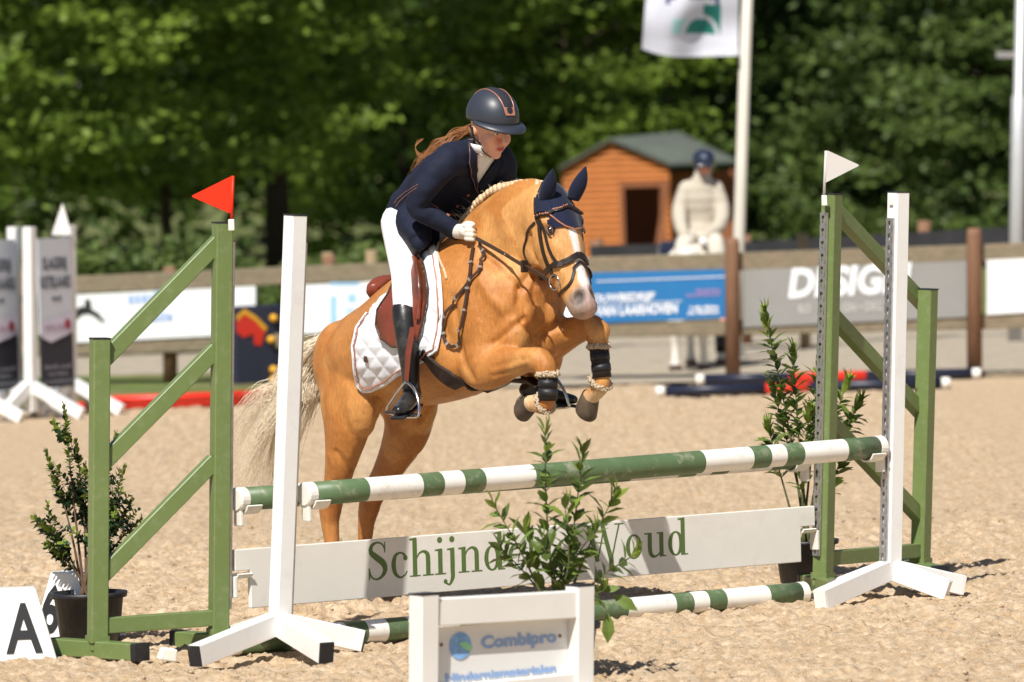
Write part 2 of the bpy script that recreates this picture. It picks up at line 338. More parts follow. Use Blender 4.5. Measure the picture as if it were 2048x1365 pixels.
# shaded wood behind the front trees
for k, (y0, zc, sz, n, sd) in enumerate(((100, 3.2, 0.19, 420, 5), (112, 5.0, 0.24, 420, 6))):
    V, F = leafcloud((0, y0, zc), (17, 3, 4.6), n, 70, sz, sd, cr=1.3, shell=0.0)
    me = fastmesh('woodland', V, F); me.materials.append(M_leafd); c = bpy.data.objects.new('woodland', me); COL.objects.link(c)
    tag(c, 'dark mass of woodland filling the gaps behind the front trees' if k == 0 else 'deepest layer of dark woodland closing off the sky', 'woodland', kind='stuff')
SH = [(170, 55, .9, 'pale green shrub behind the grey boards'), (250, 56, .75, 'rounded green shrub behind the fence left of the green wing'), (345, 55, .95, 'leafy shrub behind the green wing'), (440, 57, .8, 'shrub just left of the tall green post'),
      (640, 58, .7, 'low shrub behind the white post'), (735, 57, .75, 'low shrub behind the rider seat')]
for i, (px, Y_, h, lab) in enumerate(SH):
    tree('leafy_shrub', lab, px, Y_, h, (0.55, 0.5, h*.6), h*.62, M_leafs, 300+i, ncl=40, nl=45, size=0.06, cat='shrub', group='shrubs behind the fence', cr=0.25, trunk_r=0.03)
# ------------------------------------------------------------ arena fence with banners
FA, FB = Vector((P(2110, 700, 44.8).x, 44.8, 0)), Vector((P(-60, 700, 48.2).x, 48.2, 0))
FN = Vector((0, -1, 0))
def fpt(px, z):   # point on the fence plane
    n = Vector((FB.y-FA.y, FA.x-FB.x, 0)).normalized(); p = PL(px, 600, FA, n); return Vector((p.x, p.y, z))
def fz(px, py):
    n = Vector((FB.y-FA.y, FA.x-FB.x, 0)).normalized(); return PL(px, py, FA, n)
fx = (FA-FB).normalized(); fnorm = Vector((fx.y, -fx.x, 0))
if fnorm.y > 0: fnorm = -fnorm
t = thing('arena_fence', 'weathered wooden rail fence with brown posts closing off the arena', 'fence', fpt(1000, 0))
def railpath(pts, name, h):
    for (a, b) in zip(pts, pts[1:]):
        mb = MB(); p, q2 = fz(*a), fz(*b); mb.beam(p, q2, 0.05, h, ch=0.006); obj(name, mb, M_wood, t)
railpath([(-60, 580), (330, 562), (700, 546), (1080, 535), (1472, 524), (1955, 508), (2110, 501)], 'top_rail', 0.145)
railpath([(-60, 703), (330, 691), (700, 677), (1080, 663), (1472, 656), (1955, 644), (2110, 640)], 'lower_rail', 0.12)
railpath([(600, 784), (1080, 775), (1472, 768), (2110, 750)], 'kickboard', 0.06)
for px, py in ((1472, 476), (1955, 456), (1000, 505), (650, 512), (330, 535), (40, 550)):
    top = fz(px, py) + fnorm*(0.095 if px in (1472, 1955) else -0.09); lean = 0.022
    mb = MB(); mb.tube([Vector((top.x-lean*top.z, top.y, -0.05)), top-Vector((lean*.05, 0, .05)), top+Vector((0, 0, 0))], [0.062, 0.06, 0.05], 12); obj('post', mb, M_post, t, smooth=True)
def banner(name, label, x0, x1, ty0, ty1, by0, by1, m, back=0.0):
    a, b, c, d = fz(x0, by0), fz(x1, by1), fz(x1, ty1), fz(x0, ty0)
    off = fnorm*(0.04+back); mb = MB()
    vs = [p+off for p in (a, b, c, d)]+[p+off-fnorm*0.008 for p in (a, b, c, d)]
    mb.add(vs, [(0, 1, 2, 3), (7, 6, 5, 4), (0, 4, 5, 1), (1, 5, 6, 2), (2, 6, 7, 3), (3, 7, 4, 0)])
    o = obj(name, mb, m); tag(o, label, 'banner'); ex = (b-a).normalized()
    return o, ex, off
def btext(o, ex, off, s, px, py, hpx, m, bold=0.0, shear=0.0, name='lettering', width=None):
    org = fz(px, py)+off+fnorm*0.006; k = hpx/245/0.7
    mb = text_mb(s, k, bold*k, shear=shear) if isinstance(s, str) else dash_mb(s, k)
    if width:
        w_ = max(p.x for p in mb.v); f_ = (width/245)/w_
        for p in mb.v: p.x *= f_
    lo_ = obj(name if isinstance(s, str) else 'small_print', place(mb, org, ex, (0, 0, 1)), m, o)
    if not isinstance(s, str): lo_['kind'] = 'stuff'
M_bwhite = mat('banner_white', (0.74, 0.75, 0.77), 0.5, 0.03, 3)
M_bgrey = mat('banner_grey', lin(139, 139, 137), 0.5, 0.04, 3)
M_bblue = mat('banner_blue', lin(35, 108, 165), 0.5, 0.05, 3)
M_pblue = mat('print_blue', lin(150, 178, 228), 0.5, 0.05, 3)
M_pcyan = mat('print_cyan', lin(150, 195, 228), 0.5, 0.05, 3)
M_pblack = mat('print_black', (0.02, 0.02, 0.022), 0.5, 0.05, 3)
M_ppink = mat('print_pink', lin(140, 125, 175), 0.5, 0.05, 3)
o, ex, off = banner('white_banner', 'white banner with black galloping horse and pale blue lettering on the left fence', 148, 515, 590, 572, 686, 668, M_bwhite)
btext(o, ex, off, (7,), 262, 607, 22, M_pblue, .02, width=95); btext(o, ex, off, 'tatie', 300, 643, 20, M_pblue, .02, width=56)
mb = MB()   # a black rider and horse silhouette, print
for pts in ([(150, 622), (168, 612), (188, 618), (206, 630), (200, 636), (182, 628), (168, 630), (158, 640), (150, 636)], [(174, 600), (184, 598), (188, 614), (180, 620), (174, 612)], [(196, 628), (214, 640), (210, 646), (194, 634)], [(152, 634), (146, 648), (152, 648), (160, 636)]):
    mb.add([fz(*p)+off+fnorm*0.004 for p in pts], [list(range(len(pts)))[::-1]])
obj('horse_print', mb, M_pblack, o)
o, ex, off = banner('pale_banner', 'plain pale banner with light blue marks behind the horse tail', 606, 775, 570, 562, 668, 660, M_bwhite)
for (x0, y0, w_, h_) in ((664, 565, 58, 6), (665, 592, 12, 60), (700, 588, 16, 16), (694, 617, 24, 5), (694, 628, 24, 5), (694, 640, 24, 5), (668, 655, 50, 5)):
    mb = MB(); mb.add([fz(a, b)+off+fnorm*.004 for a, b in ((x0, y0+h_), (x0+w_, y0+h_), (x0+w_, y0), (x0, y0))], [(0, 1, 2, 3)]); obj('blue_mark', mb, M_pcyan, o)
o, ex, off = banner('blue_banner', 'blue building firm banner hung under the top rail', 1105, 1457, 548, 538, 650, 636, M_bblue)
M_wprint = mat('print_white', (0.78, 0.80, 0.84), 0.5, 0.02, 3)
btext(o, ex, off, 'BOUWBEDRIJF', 1176, 605, 15, M_wprint, .03, shear=.2, width=146); btext(o, ex, off, 'VAN LAARHOVEN', 1196, 632, 19, M_wprint, .035, shear=.1, width=172)
btext(o, ex, off, (1, 4, 6), 1384, 620, 8, M_wprint, .03, width=58); btext(o, ex, off, (3, 9), 1380, 629, 7, M_wprint, .03, width=64)
btext(o, ex, off, (12,), 1376, 594, 7, M_ppink, .03, width=70); btext(o, ex, off, (9,), 1396, 585, 7, M_ppink, .03, width=50)
mb = MB(); a, b = fz(1196, 563), fz(1455, 553); mb.beam(a+off+fnorm*.004, b+off+fnorm*.004, .002, .008); obj('white_line', mb, M_wprint, o)
mb = MB(); a, b = fz(1196, 609), fz(1368, 602); mb.beam(a+off+fnorm*.004, b+off+fnorm*.004, .002, .006); obj('white_line', mb, M_wprint, o)
mb = MB(); cc = fz(1150, 612); mb.tube([cc+off, cc+off+fnorm*.004], .19, 28); obj('emblem_disc', mb, M_wprint, o)
mb = MB(); mb.add([fz(*p)+off+fnorm*.006 for p in ((1108, 606), (1150, 585), (1160, 600), (1112, 622))], [(0, 1, 2, 3)]); obj('emblem_roof', mb, mat('print_red', lin(200, 90, 80), .5), o)
o, ex, off = banner('grey_banner', 'grey design firm banner behind the right standard', 1490, 1938, 540, 522, 655, 634, M_bgrey)
btext(o, ex, off, 'DESIGN.', 1578, 594, 54, M_wprint, .04, shear=.18, width=265); btext(o, ex, off, 'RO', 1600, 627, 17, mat('print_pale', lin(185, 185, 183), .5), .02, width=26); btext(o, ex, off, 'GN • DEC', 1688, 624, 17, MATS['print_pale'], .02, width=84)
o, ex, off = banner('blank_white_banner', 'blank white banner at the right edge of the fence', 1976, 2110, 520, 514, 630, 622, M_bwhite)
# dark fence further back
t = thing('rear_fence', 'dark rail fence running behind the arena fence', 'fence', P(1700, 500, 53))
t.location.z = 0; TM[t.name] = Matrix.Translation(t.location)
M_dark = mat('tarred_rail', (0.022, 0.022, 0.025), 0.8, 0.3, 6)
for (a, b) in (((1180, 508), (1500, 500)), ((1500, 500), (1850, 480)), ((1850, 480), (2130, 464))):
    mb = MB(); mb.beam(P(*a, 53), P(*b, 53), 0.05, 0.15); obj('rail', mb, M_dark, t)
for px, py in ((1490, 470), (1848, 442), (2090, 440), (1195, 480)):
    p = P(px, py, 53.1); mb = MB(); mb.tube([(p.x-.02, p.y, -.05), p], .06, 10); obj('post', mb, M_post, t, smooth=True)
for px, py in ((655, 505), (742, 500), (1605, 468)):
    p = P(px, py, 51.5); mb = MB(); mb.tube([(p.x, p.y, -.05), p], .05, 10); o = obj('fence_stake', mb, mat('stake_wood', (.26, .19, .11), .9, .2), smooth=True)
    tag(o, {655: 'brown stake top showing above the rail left of the rider', 742: 'pale stake top showing just left of the rider breeches', 1605: 'pale stake behind the rail right of the flagpole'}[px], 'stake')
# ------------------------------------------------------------ wooden hut
HY = 78.0
def hp_(px, py, dy=0): return P(px, py, HY+dy)
M_hut = mat('hut_cladding', lin(184, 112, 56), 0.7, 0.15, 4, 0.1, 30, 0.25)
M_hutd = mat('hut_trim', lin(140, 88, 58), 0.75, 0.15, 4)
M_roof = mat('roof_felt', lin(90, 96, 90), 0.9, 0.15, 4, 0.3, 30, 0.15)
base = hp_(1230, 500); t = thing('garden_hut', 'small orange wooden hut with dark doorway and green felt roof', 'hut', (base.x, HY, 0))
xl, xr = hp_(1126, 400).x, hp_(1340, 400).x; ze, za = hp_(1230, 332).z, hp_(1216, 286).z; xa = hp_(1220, 286).x; dep = 1.6; shx = 0.93
dx0, dx1, dzt, dzb = hp_(1248, 400).x, hp_(1330, 400).x, hp_(1290, 374).z, hp_(1290, 488).z
nb = 22
for k in range(nb):   # lapped boards of the gable wall
    z0 = k*(za)/nb; z1 = z0+za/nb
    def half(z): 
        f = min(1, max(0, (za-z)/(za-ze))); return xa+(xl-xa)*f, xa+(xr-xa)*f
    l0, r0 = half(z0); l1, r1 = half(min(z1, za-.005))
    spans = [(l0, l1, r0, r1)]
    if z1 > dzb and z0 < dzt: spans = [(l0, l1, dx0, dx0), (dx1, dx1, r0, r1)]
    for (a0, a1, b0, b1) in spans:
        mb = MB(); y0, y1 = HY-0.045, HY-0.006
        mb.add([(a0, y0, z0), (b0, y0, z0), (b1, y1, z1), (a1, y1, z1), (a0, HY+.03, z0), (b0, HY+.03, z0), (b1, HY+.03, z1), (a1, HY+.03, z1)], [(0, 1, 2, 3), (7, 6, 5, 4), (0, 4, 5, 1), (1, 5, 6, 2), (2, 6, 7, 3), (3, 7, 4, 0)]); obj('board', mb, M_hut, t)
mb = MB(); mb.box((xr+shx/2, HY+dep/2, ze/2-.06), (shx, .04, ze-.1)); mb.box((xr+shx, HY+dep/2, ze/2-.06), (.04, dep, ze-.1)); mb.box(((xl+xr)/2, HY+dep, ze/2), (xr-xl, .04, ze)); mb.box((xl+.02, HY+dep/2, ze/2), (.04, dep-.1, ze))
obj('side_wall', mb, M_hutd, t)
mb = MB(); mb.box(((xl+xr)/2, HY+dep*.55, .02), (xr-xl, dep*.8, .04)); obj('floor', mb, M_hutd, t)
for (x_, w_) in ((dx0-.03, .06), (dx1+.02, .06)):
    mb = MB(); mb.beam((x_+(.0 if w_ == .06 and x_ < dx1 else -.14), HY-.04, dzb-.05), (x_, HY-.04, dzt), .06, .05, up=(0, 1, 0)); obj('door_post', mb, M_hutd, t)
mb = MB(); mb.beam((dx0-.06, HY-.04, dzt+.03), (dx1+.05, HY-.04, dzt+.03), .05, .06); obj('lintel', mb, M_hutd, t)
# roof: two pitches; the right one runs on over the side bay
rz = hp_(1370, 272).z; xr2 = hp_(1478, 326).x
for side in (0, 1):
    mb = MB()
    if side == 0: A = [Vector((xl-.06, HY-.12, ze-.04)), Vector((xa, HY-.12, za+.03)), Vector((xa+.75, HY+dep, za+.06)), Vector((xl+.5, HY+dep, ze))]
    else: A = [Vector((xa, HY-.12, za+.03)), Vector((xr+.02, HY-.12, ze-.02)), Vector((xr2, HY+.35, ze-.01)), Vector((xa+1.0, HY+dep*.9, za+.09))]
    mb.add(A+[p+Vector((0, 0, .035)) for p in A], [(3, 2, 1, 0), (4, 5, 6, 7), (0, 1, 5, 4), (1, 2, 6, 5), (2, 3, 7, 6), (3, 0, 4, 7)]); obj('roof_pitch', mb, M_roof, t)
    if side:
        for k in range(1, 7):
            f = k/7; mb = MB(); a = A[0].lerp(A[1], f)+Vector((0, 0, .036)); b = A[3].lerp(A[2], f)+Vector((0, 0, .036)); mb.beam(a, b, .02, .012); obj('shingle_edge', mb, M_roof, t)
# ------------------------------------------------------------ flagpole, flag, lamp post
FY = 50.0
p1, p0 = P(1496, -60, FY), P(1478, 478, FY); d_ = (p1-p0).normalized(); gb = p0-d_*(p0.z/d_.z)
t = thing('flagpole', 'tall cream flagpole rising behind the fence', 'flagpole', (gb.x, gb.y, 0))
mb = MB(); mb.tube([gb, p0, p1+d_*1.5], [.055, .052, .045], 14); obj('pole', mb, mat('cream_paint', (.62, .58, .50), .5, .06, 5), t, smooth=True)
mb = MB(); mb.tube([gb-Vector((0, 0, .03)), gb+Vector((0, 0, .12))], .09, 14); obj('foot', mb, M_steel, t)
mb = MB(); pt = P(1476, 105, FY); mb.tube([pt+Vector((.03, 0, .02)), pt-Vector((.01, 0, .03))], .018, 8); obj('flag_clip', mb, M_bwhite, t)
fl = MB(); nu, nv = 64, 52; corners = [(1296, -70), (1478, -70), (1476, 112), (1284, 92)]
for j in range(nv+1):
    for i in range(nu+1):
        u, v_ = i/nu, j/nv
        x = (corners[0][0]*(1-u)+corners[1][0]*u)*(1-v_)+(corners[3][0]*(1-u)+corners[2][0]*u)*v_
        y = (corners[0][1]*(1-u)+corners[1][1]*u)*(1-v_)+(corners[3][1]*(1-u)+corners[2][1]*u)*v_ + 7*math.sin(u*5+1)*v_*(1-u*.5) + (14*math.sin(u*3.1) if v_ > .9 else 0)
        fl.v.append(P(x, y, FY-.05+.10*math.sin(u*9+v_*2.2)*(1-u*.6)+.05*math.sin(v_*7+u*3)))
        if i < nu and j < nv:
            a = j*(nu+1)+i; fl.f.append([a, a+nu+1, a+nu+2, a+1])
            cu, cv = (i+.5)/nu, (j+.5)/nv; mi = 0
            if .22 < cu < .80 and cv < .47: mi = 1
            if .62 < cu < .82 and .47 < cv < .80: mi = 2
            if .30 < cu < .62 and .64 < cv < .80: mi = 3
            if .27 < cu < .75 and .40 < cv < .62 and mi != 2: mi = 0
            rr = math.hypot((cu-.60)/.20, (cv-.82)/.24)
            if .80 < rr < 1.0 and cv < .82: mi = 0
            elif rr <= .80 and cv < .80: mi = 2
            if .33 < cu < .66 and .36+.10*math.sin(cu*14) < cv < .47: mi = 0
            fl.m.append(mi)
o = obj('flag', fl, [mat('flag_white', (.66, .67, .76), .7, .05, 4, transl=.35), mat('flag_navy', lin(68, 72, 120), .7, transl=.3), mat('flag_teal', lin(35, 125, 115), .7, transl=.3), mat('flag_aqua', lin(165, 210, 215), .7, transl=.3)], smooth=True)
tag(o, 'white flag with navy and teal emblem flying from the flagpole', 'flag'); o['label'] = 'white cloth flag with navy and teal emblem hanging at the cream flagpole'
LY = 52.0
p1, p0 = P(2044, -60, LY), P(2034, 470, LY); d_ = (p1-p0).normalized(); gb = p0-d_*(p0.z/d_.z); pm = P(2038, 195, LY)
t = thing('lamp_post', 'grey metal lamp post at the right edge behind the fence', 'lamp post', (gb.x, gb.y, 0))
mb = MB(); mb.tube([gb, pm, pm+d_*.02, p1+d_*2], [.068, .066, .05, .046], 14); obj('pole', mb, mat('zinc', (.52, .53, .54), .45, .08, 4, metal=.3), t, smooth=True)
mb = MB(); mb.beam(P(1992, 110, LY), P(2040, 110, LY), .04, .06); obj('bracket', mb, M_steel, t)
# ------------------------------------------------------------ the jump
WL, WR = G(557, 1312), G(1780, 1200)
RD = (WR-WL).normalized(); RN = Vector((RD.y, -RD.x, 0))        # along the rails / towards the landing side (camera)
PW = 0.068
def track(parent, p0, p1, inner, n):
    # punched steel channel: a front plate with keyhole cut-outs on two side webs
    mb = MB(); ax = (p1-p0).normalized(); sd = ax.cross(inner).normalized(); L_ = (p1-p0).length; W_ = 0.042; cell = L_/n
    prof = []
    for k in range(10): a = -0.6+k*(math.pi+1.2)/9; prof.append((0.0085*math.cos(a), 0.007+0.0085*math.sin(a)))
    prof += [(-0.0038, -0.006), (-0.0038, -0.017), (0.0038, -0.017), (0.0038, -0.006)]
    m_ = len(prof); face = inner*0.013
    for c in range(n):
        o_ = p0+ax*(cell*(c+.5))+face; vs = []; 
        for (x, y) in prof:
            k = max(abs(x)/(W_/2), abs(y)/(cell/2)); ox, oy = x/k, y/k
            vs.append(o_+sd*x+ax*y); vs.append(o_+sd*ox+ax*oy)
        # corners so that the plate has straight edges
        fs = [(2*i, 2*i+1, 2*((i+1) % m_)+1, 2*((i+1) % m_)) for i in range(m_)]
        mb.add(vs, fs)
        cs = [o_+sd*(a*W_/2)+ax*(b*cell/2) for a, b in ((-1, -1), (1, -1), (1, 1), (-1, 1))]
        outer = [(i, vs[2*i+1]) for i in range(m_)]
        for cpt, (a, b) in zip(cs, ((-1, -1), (1, -1), (1, 1), (-1, 1))):
            near = sorted(range(m_), key=lambda i: (vs[2*i+1]-cpt).length)[:2]
            if abs(near[0]-near[1]) in (1, m_-1): mb.add([cpt, vs[2*near[0]+1], vs[2*near[1]+1]], [(0, 1, 2)])
    for s in (-1, 1):
        a, b = p0+sd*(s*W_/2), p1+sd*(s*W_/2); mb.add([a, b, b+face, a+face], [(0, 1, 2, 3)])
    mb.add([p0-sd*W_/2, p0+sd*W_/2, p0+sd*W_/2+face, p0-sd*W_/2+face], [(0, 1, 2, 3)]); mb.add([p1-sd*W_/2, p1+sd*W_/2, p1+sd*W_/2+face, p1-sd*W_/2+face], [(3, 2, 1, 0)])
    return obj('keyhole_track', mb, M_steel, parent)
def cup(label, p, inner, group='plastic rail cups', rad=0.05):
    # tray with back plate and hook, under a rail end at p (rail axis point)
    t = thing('rail_cup', label, 'cup', p-Vector((0, 0, .07)), group=group); ax = inner; sd = Vector((0, 0, 1)).cross(ax).normalized(); mb = MB(); n = 9; vs = []
    for off in (0.005, 0.075):
        for r_ in (rad+.003, rad+.011):
            for k in range(n):
                a = R(205+k*130/(n-1)); vs.append(p+ax*off+sd*(r_*math.cos(a))+Vector((0, 0, r_*math.sin(a))))
    fs = []
    for k in range(n-1):
        i0, i1, o0, o1 = k, n+k, 2*n+k, 3*n+k
        fs += [(i0, i0+1, o0+1, o0), (i1, o1, o1+1, i1+1), (i0, i1, i1+1, i0+1), (o0, o0+1, o1+1, o1)]
    fs += [(0, 2*n, 3*n, n), (n-1, 2*n-1, 4*n-1, 3*n-1)]
    mb.add(vs, fs); obj('tray', mb, M_plastic, t, smooth=False)
    mb = MB(); mb.beam(p-ax*.005-Vector((0, 0, .105)), p-ax*.005+Vector((0, 0, -.02)), .05, .016, up=ax); obj('back_plate', mb, M_plastic, t, bevel=.004)
    return t
def white_standard(label, c, top, tips, inner, capm=None):
    t = thing('jump_standard', label, 'jump standard', c, group='white jump standards')
    ax = (top-c).normalized(); b0 = c+ax*0.10
    mb = MB(); mb.beam(b0, top, PW, PW, up=RD, ch=.004); o = obj('post', mb, M_white, t)
    mb = MB(); mb.beam(top, top+ax*.006, PW+.002, PW+.002, up=RD); obj('cap', mb, M_black, o)
    for tp in tips:
        d = (tp-c); d.z = 0; L_ = d.length; d.normalize(); s_ = c+d*.02+Vector((0, 0, .125)); e_ = c+d*(L_-.01)+Vector((0, 0, .042))
        mb = MB(); mb.beam(s_, e_, .06, .085, ch=.003); o = obj('leg', mb, M_white, t)
        mb = MB(); mb.beam(e_, e_+(e_-s_).normalized()*.008, .058, .08); obj('end_cap', mb, capm or M_black, o)
    bm_ = c+ax*.16+inner*(PW/2); tm_ = top-ax*.105+inner*(PW/2); track(t, bm_, tm_, inner, 28)
    mb = MB(); mb.beam(top-ax*.05+inner*(PW/2+.004), top-ax*.02+inner*(PW/2+.004), .02, .01, up=inner); obj('flag_holder', mb, M_plastic, t)
    return t
def tips(*px):
    return [G(*p) for p in px]
tl = tips((388, 1335), (655, 1328), (728, 1303)); tl.append(WL*2-tl[1]); tr = tips((1640, 1220), (1898, 1200), (1925, 1190)); tr.append(WR*2-tr[1])
white_standard('white standard nearest the camera on the left, in front of the horse tail', WL, P(591, 432, WL.y), tl, RD)
white_standard('white standard on the right with keyhole track facing the horse', WR, P(1797, 386, WR.y), tr, -RD, M_white)
GL1, GL0, GR0, GR1 = G(437, 1300), G(195, 1315), G(1645, 1185), G(1840, 1154)
def wing(label, tb, tt, sb, st, braces, inner, feet, trk):
    t = thing('jump_wing', label, 'jump wing', tb, group='green jump wings'); ov = (sb-tb).normalized(); pn = Vector((ov.y, -ov.x, 0))
    for b, tp in ((tb, tt), (sb, st)):
        ax = (tp-b).normalized(); mb = MB(); mb.beam(b+ax*.03, tp, PW, PW, up=ov, ch=.004); o = obj('post', mb, M_green, t)
        mb = MB(); mb.beam(tp, tp+ax*.006, PW+.002, PW+.002, up=ov); obj('cap', mb, M_black, o)
        mb = MB(); mb.beam(b+ax*.06, b+ax*.085, PW+.012, PW+.012, up=ov, ch=.004); obj('weld_collar', mb, M_green, o)
    for a, b in braces:
        pa, pb = PL(*a, tb, pn), PL(*b, tb, pn); mb = MB(); mb.beam(pa, pb, .05, .062, ch=.003); obj('brace' if abs(pa.z-pb.z) > .2 else 'crossbar', mb, M_green, t)
    for a, b in feet:
        mb = MB(); mb.beam(a+Vector((0, 0, .032)), b+Vector((0, 0, .032)), .07, .066, ch=.004); o = obj('foot', mb, M_green, t)
        for q0, q1 in ((a, b), (b, a)):
            mb = MB(); d = (q0-q1).normalized(); mb.beam(q0+d*.001+Vector((0, 0, .032)), q0+d*.03+Vector((0, 0, .032)), .074, .07, ch=.004); obj('end_cap', mb, M_black, o)
    ax = (tt-tb).normalized(); track(t, tb+ax*.16+inner*(PW/2), tt-ax*.075+inner*(PW/2), inner, trk)
    return t
def foot(c, d, L_=.3): return (c-d*L_, c+d*L_)
wdl = (GL1-GL0).normalized(); wnl = Vector((wdl.y, -wdl.x, 0)); wdr = (GR1-GR0).normalized(); wnr = Vector((wdr.y, -wdr.x, 0))
fl_ = (G(292, 1330)-G(92, 1316)); fl_.z = 0; fl_.normalize()
fr_ = (G(1950, 1176)-GR1); fr_.z = 0; fr_.normalize()
wing('green wing stand on the left carrying the red flag', GL1, P(445, 447, GL1.y), GL0, P(200, 679, GL0.y),
     [((437, 483), (205, 722)), ((430, 700), (205, 927)), ((428, 922), (205, 1150)), ((428, 1236), (205, 1252))], RD, [foot(GL0, fl_, .24), foot(GL1, fl_, .22)], 28)
wing('green wing stand on the right carrying the white flag', GR0, P(1664, 390, GR0.y), GR1, P(1856, 580, GR1.y),
     [((1672, 422), (1850, 612)), ((1665, 632), (1845, 828)), ((1660, 845), (1838, 1032)), ((1655, 1117), (1838, 1101))], -RD, [foot(GR0, fr_, .2), foot(GR1, fr_, .25)], 27)
BANDS = [0, .013, .0975, .185, .22, .254, .289, .373, .667, .753, .785, .813, .845, .925, .987, 1]
def rail(label, a, b, r=0.047):
    t = thing('striped_rail', label, 'rail', (a+b)/2-Vector((0, 0, r)), group='green and white striped rails')
    n = 20; pts, mis = [], []
    for k in range(1, len(BANDS)-2):
        p, q2 = a.lerp(b, BANDS[k]), a.lerp(b, BANDS[k+1]); pts.append(p); mis.append(k % 2)
    pts.append(a.lerp(b, BANDS[-2])); mb = MB(); mb.tube(pts, r, n, mis=mis+[mis[-1]]); o = obj('shaft', mb, [M_pwhite, M_pgreen], t, smooth=True)
    for (p, q2) in ((a, a.lerp(b, BANDS[1])), (b, a.lerp(b, BANDS[-2]))):
        d = (q2-p).normalized(); mb = MB(); mb.tube([p, p+d*.006, p+d*.007, q2+d*.004], [r*.9, r*1.03, r*1.03, r*1.03], n); obj('end_cap', mb, M_plastic, t, bevel=.003)
    return t
fa, fb = P(606, 990, WL.y+.03), P(1765, 894, WR.y-.03)
rail('striped top rail of the front element, nearest the camera', fa, fb)
cup('cup under the left end of the front top rail', fa+RD*.02, RD); cup('cup under the right end of the front top rail', fb-RD*.02, -RD)
ba, bb = P(470, 1000, GL1.y+.03), P(1614, 914, GR0.y-.03)
rail('striped top rail of the rear element, half hidden behind the front one', ba, bb)
cup('cup under the left end of the rear top rail', ba+RD*.02, RD); cup('cup under the right end of the rear top rail', bb-RD*.02, -RD)
ga, gbp = G(457, 1288, .045), G(1610, 1186, .045)
rail('striped rail lying on the sand under the plank', ga, gbp)
# the plank with its name
pa, pb = P(466, 1100, GL1.y+.03), P(1626, 1012, GR0.y-.03); pex = (pb-pa).normalized(); pup = pex.cross(Vector((pex.y, -pex.x, 0)).normalized()); 
if pup.z < 0: pup = -pup
pn_ = pex.cross(pup).normalized(); pL = (pb-pa).length; ph = .236; hk = .085; i0 = .075
t = thing('name_plank', 'white plank lettered Schijndelse Woud hanging below the rails', 'plank', (pa+pb)/2-Vector((0, 0, ph)))
def pp(x, z, y=0): return pa+pex*x+pup*z+pn_*y
mb = MB(); out = [(0, .0), (0, -hk), (i0, -hk), (i0, -ph), (pL-i0*1.1, -ph), (pL-i0*1.1, -hk), (pL, -hk), (pL, 0)]
n = len(out); mb.add([pp(x, z, .011) for x, z in out]+[pp(x, z, -.011) for x, z in out], [list(range(n)), list(range(n, 2*n))[::-1]]+[(i, n+i, n+(i+1) % n, (i+1) % n) for i in range(n)])
M_plank = mat('plank_paint', (.77, .745, .69), .5, .04, 4, dirt=(.5, .42, .33), dscale=5, dirt_amt=.3); brd = obj('board', mb, M_plank, t, bevel=.003)
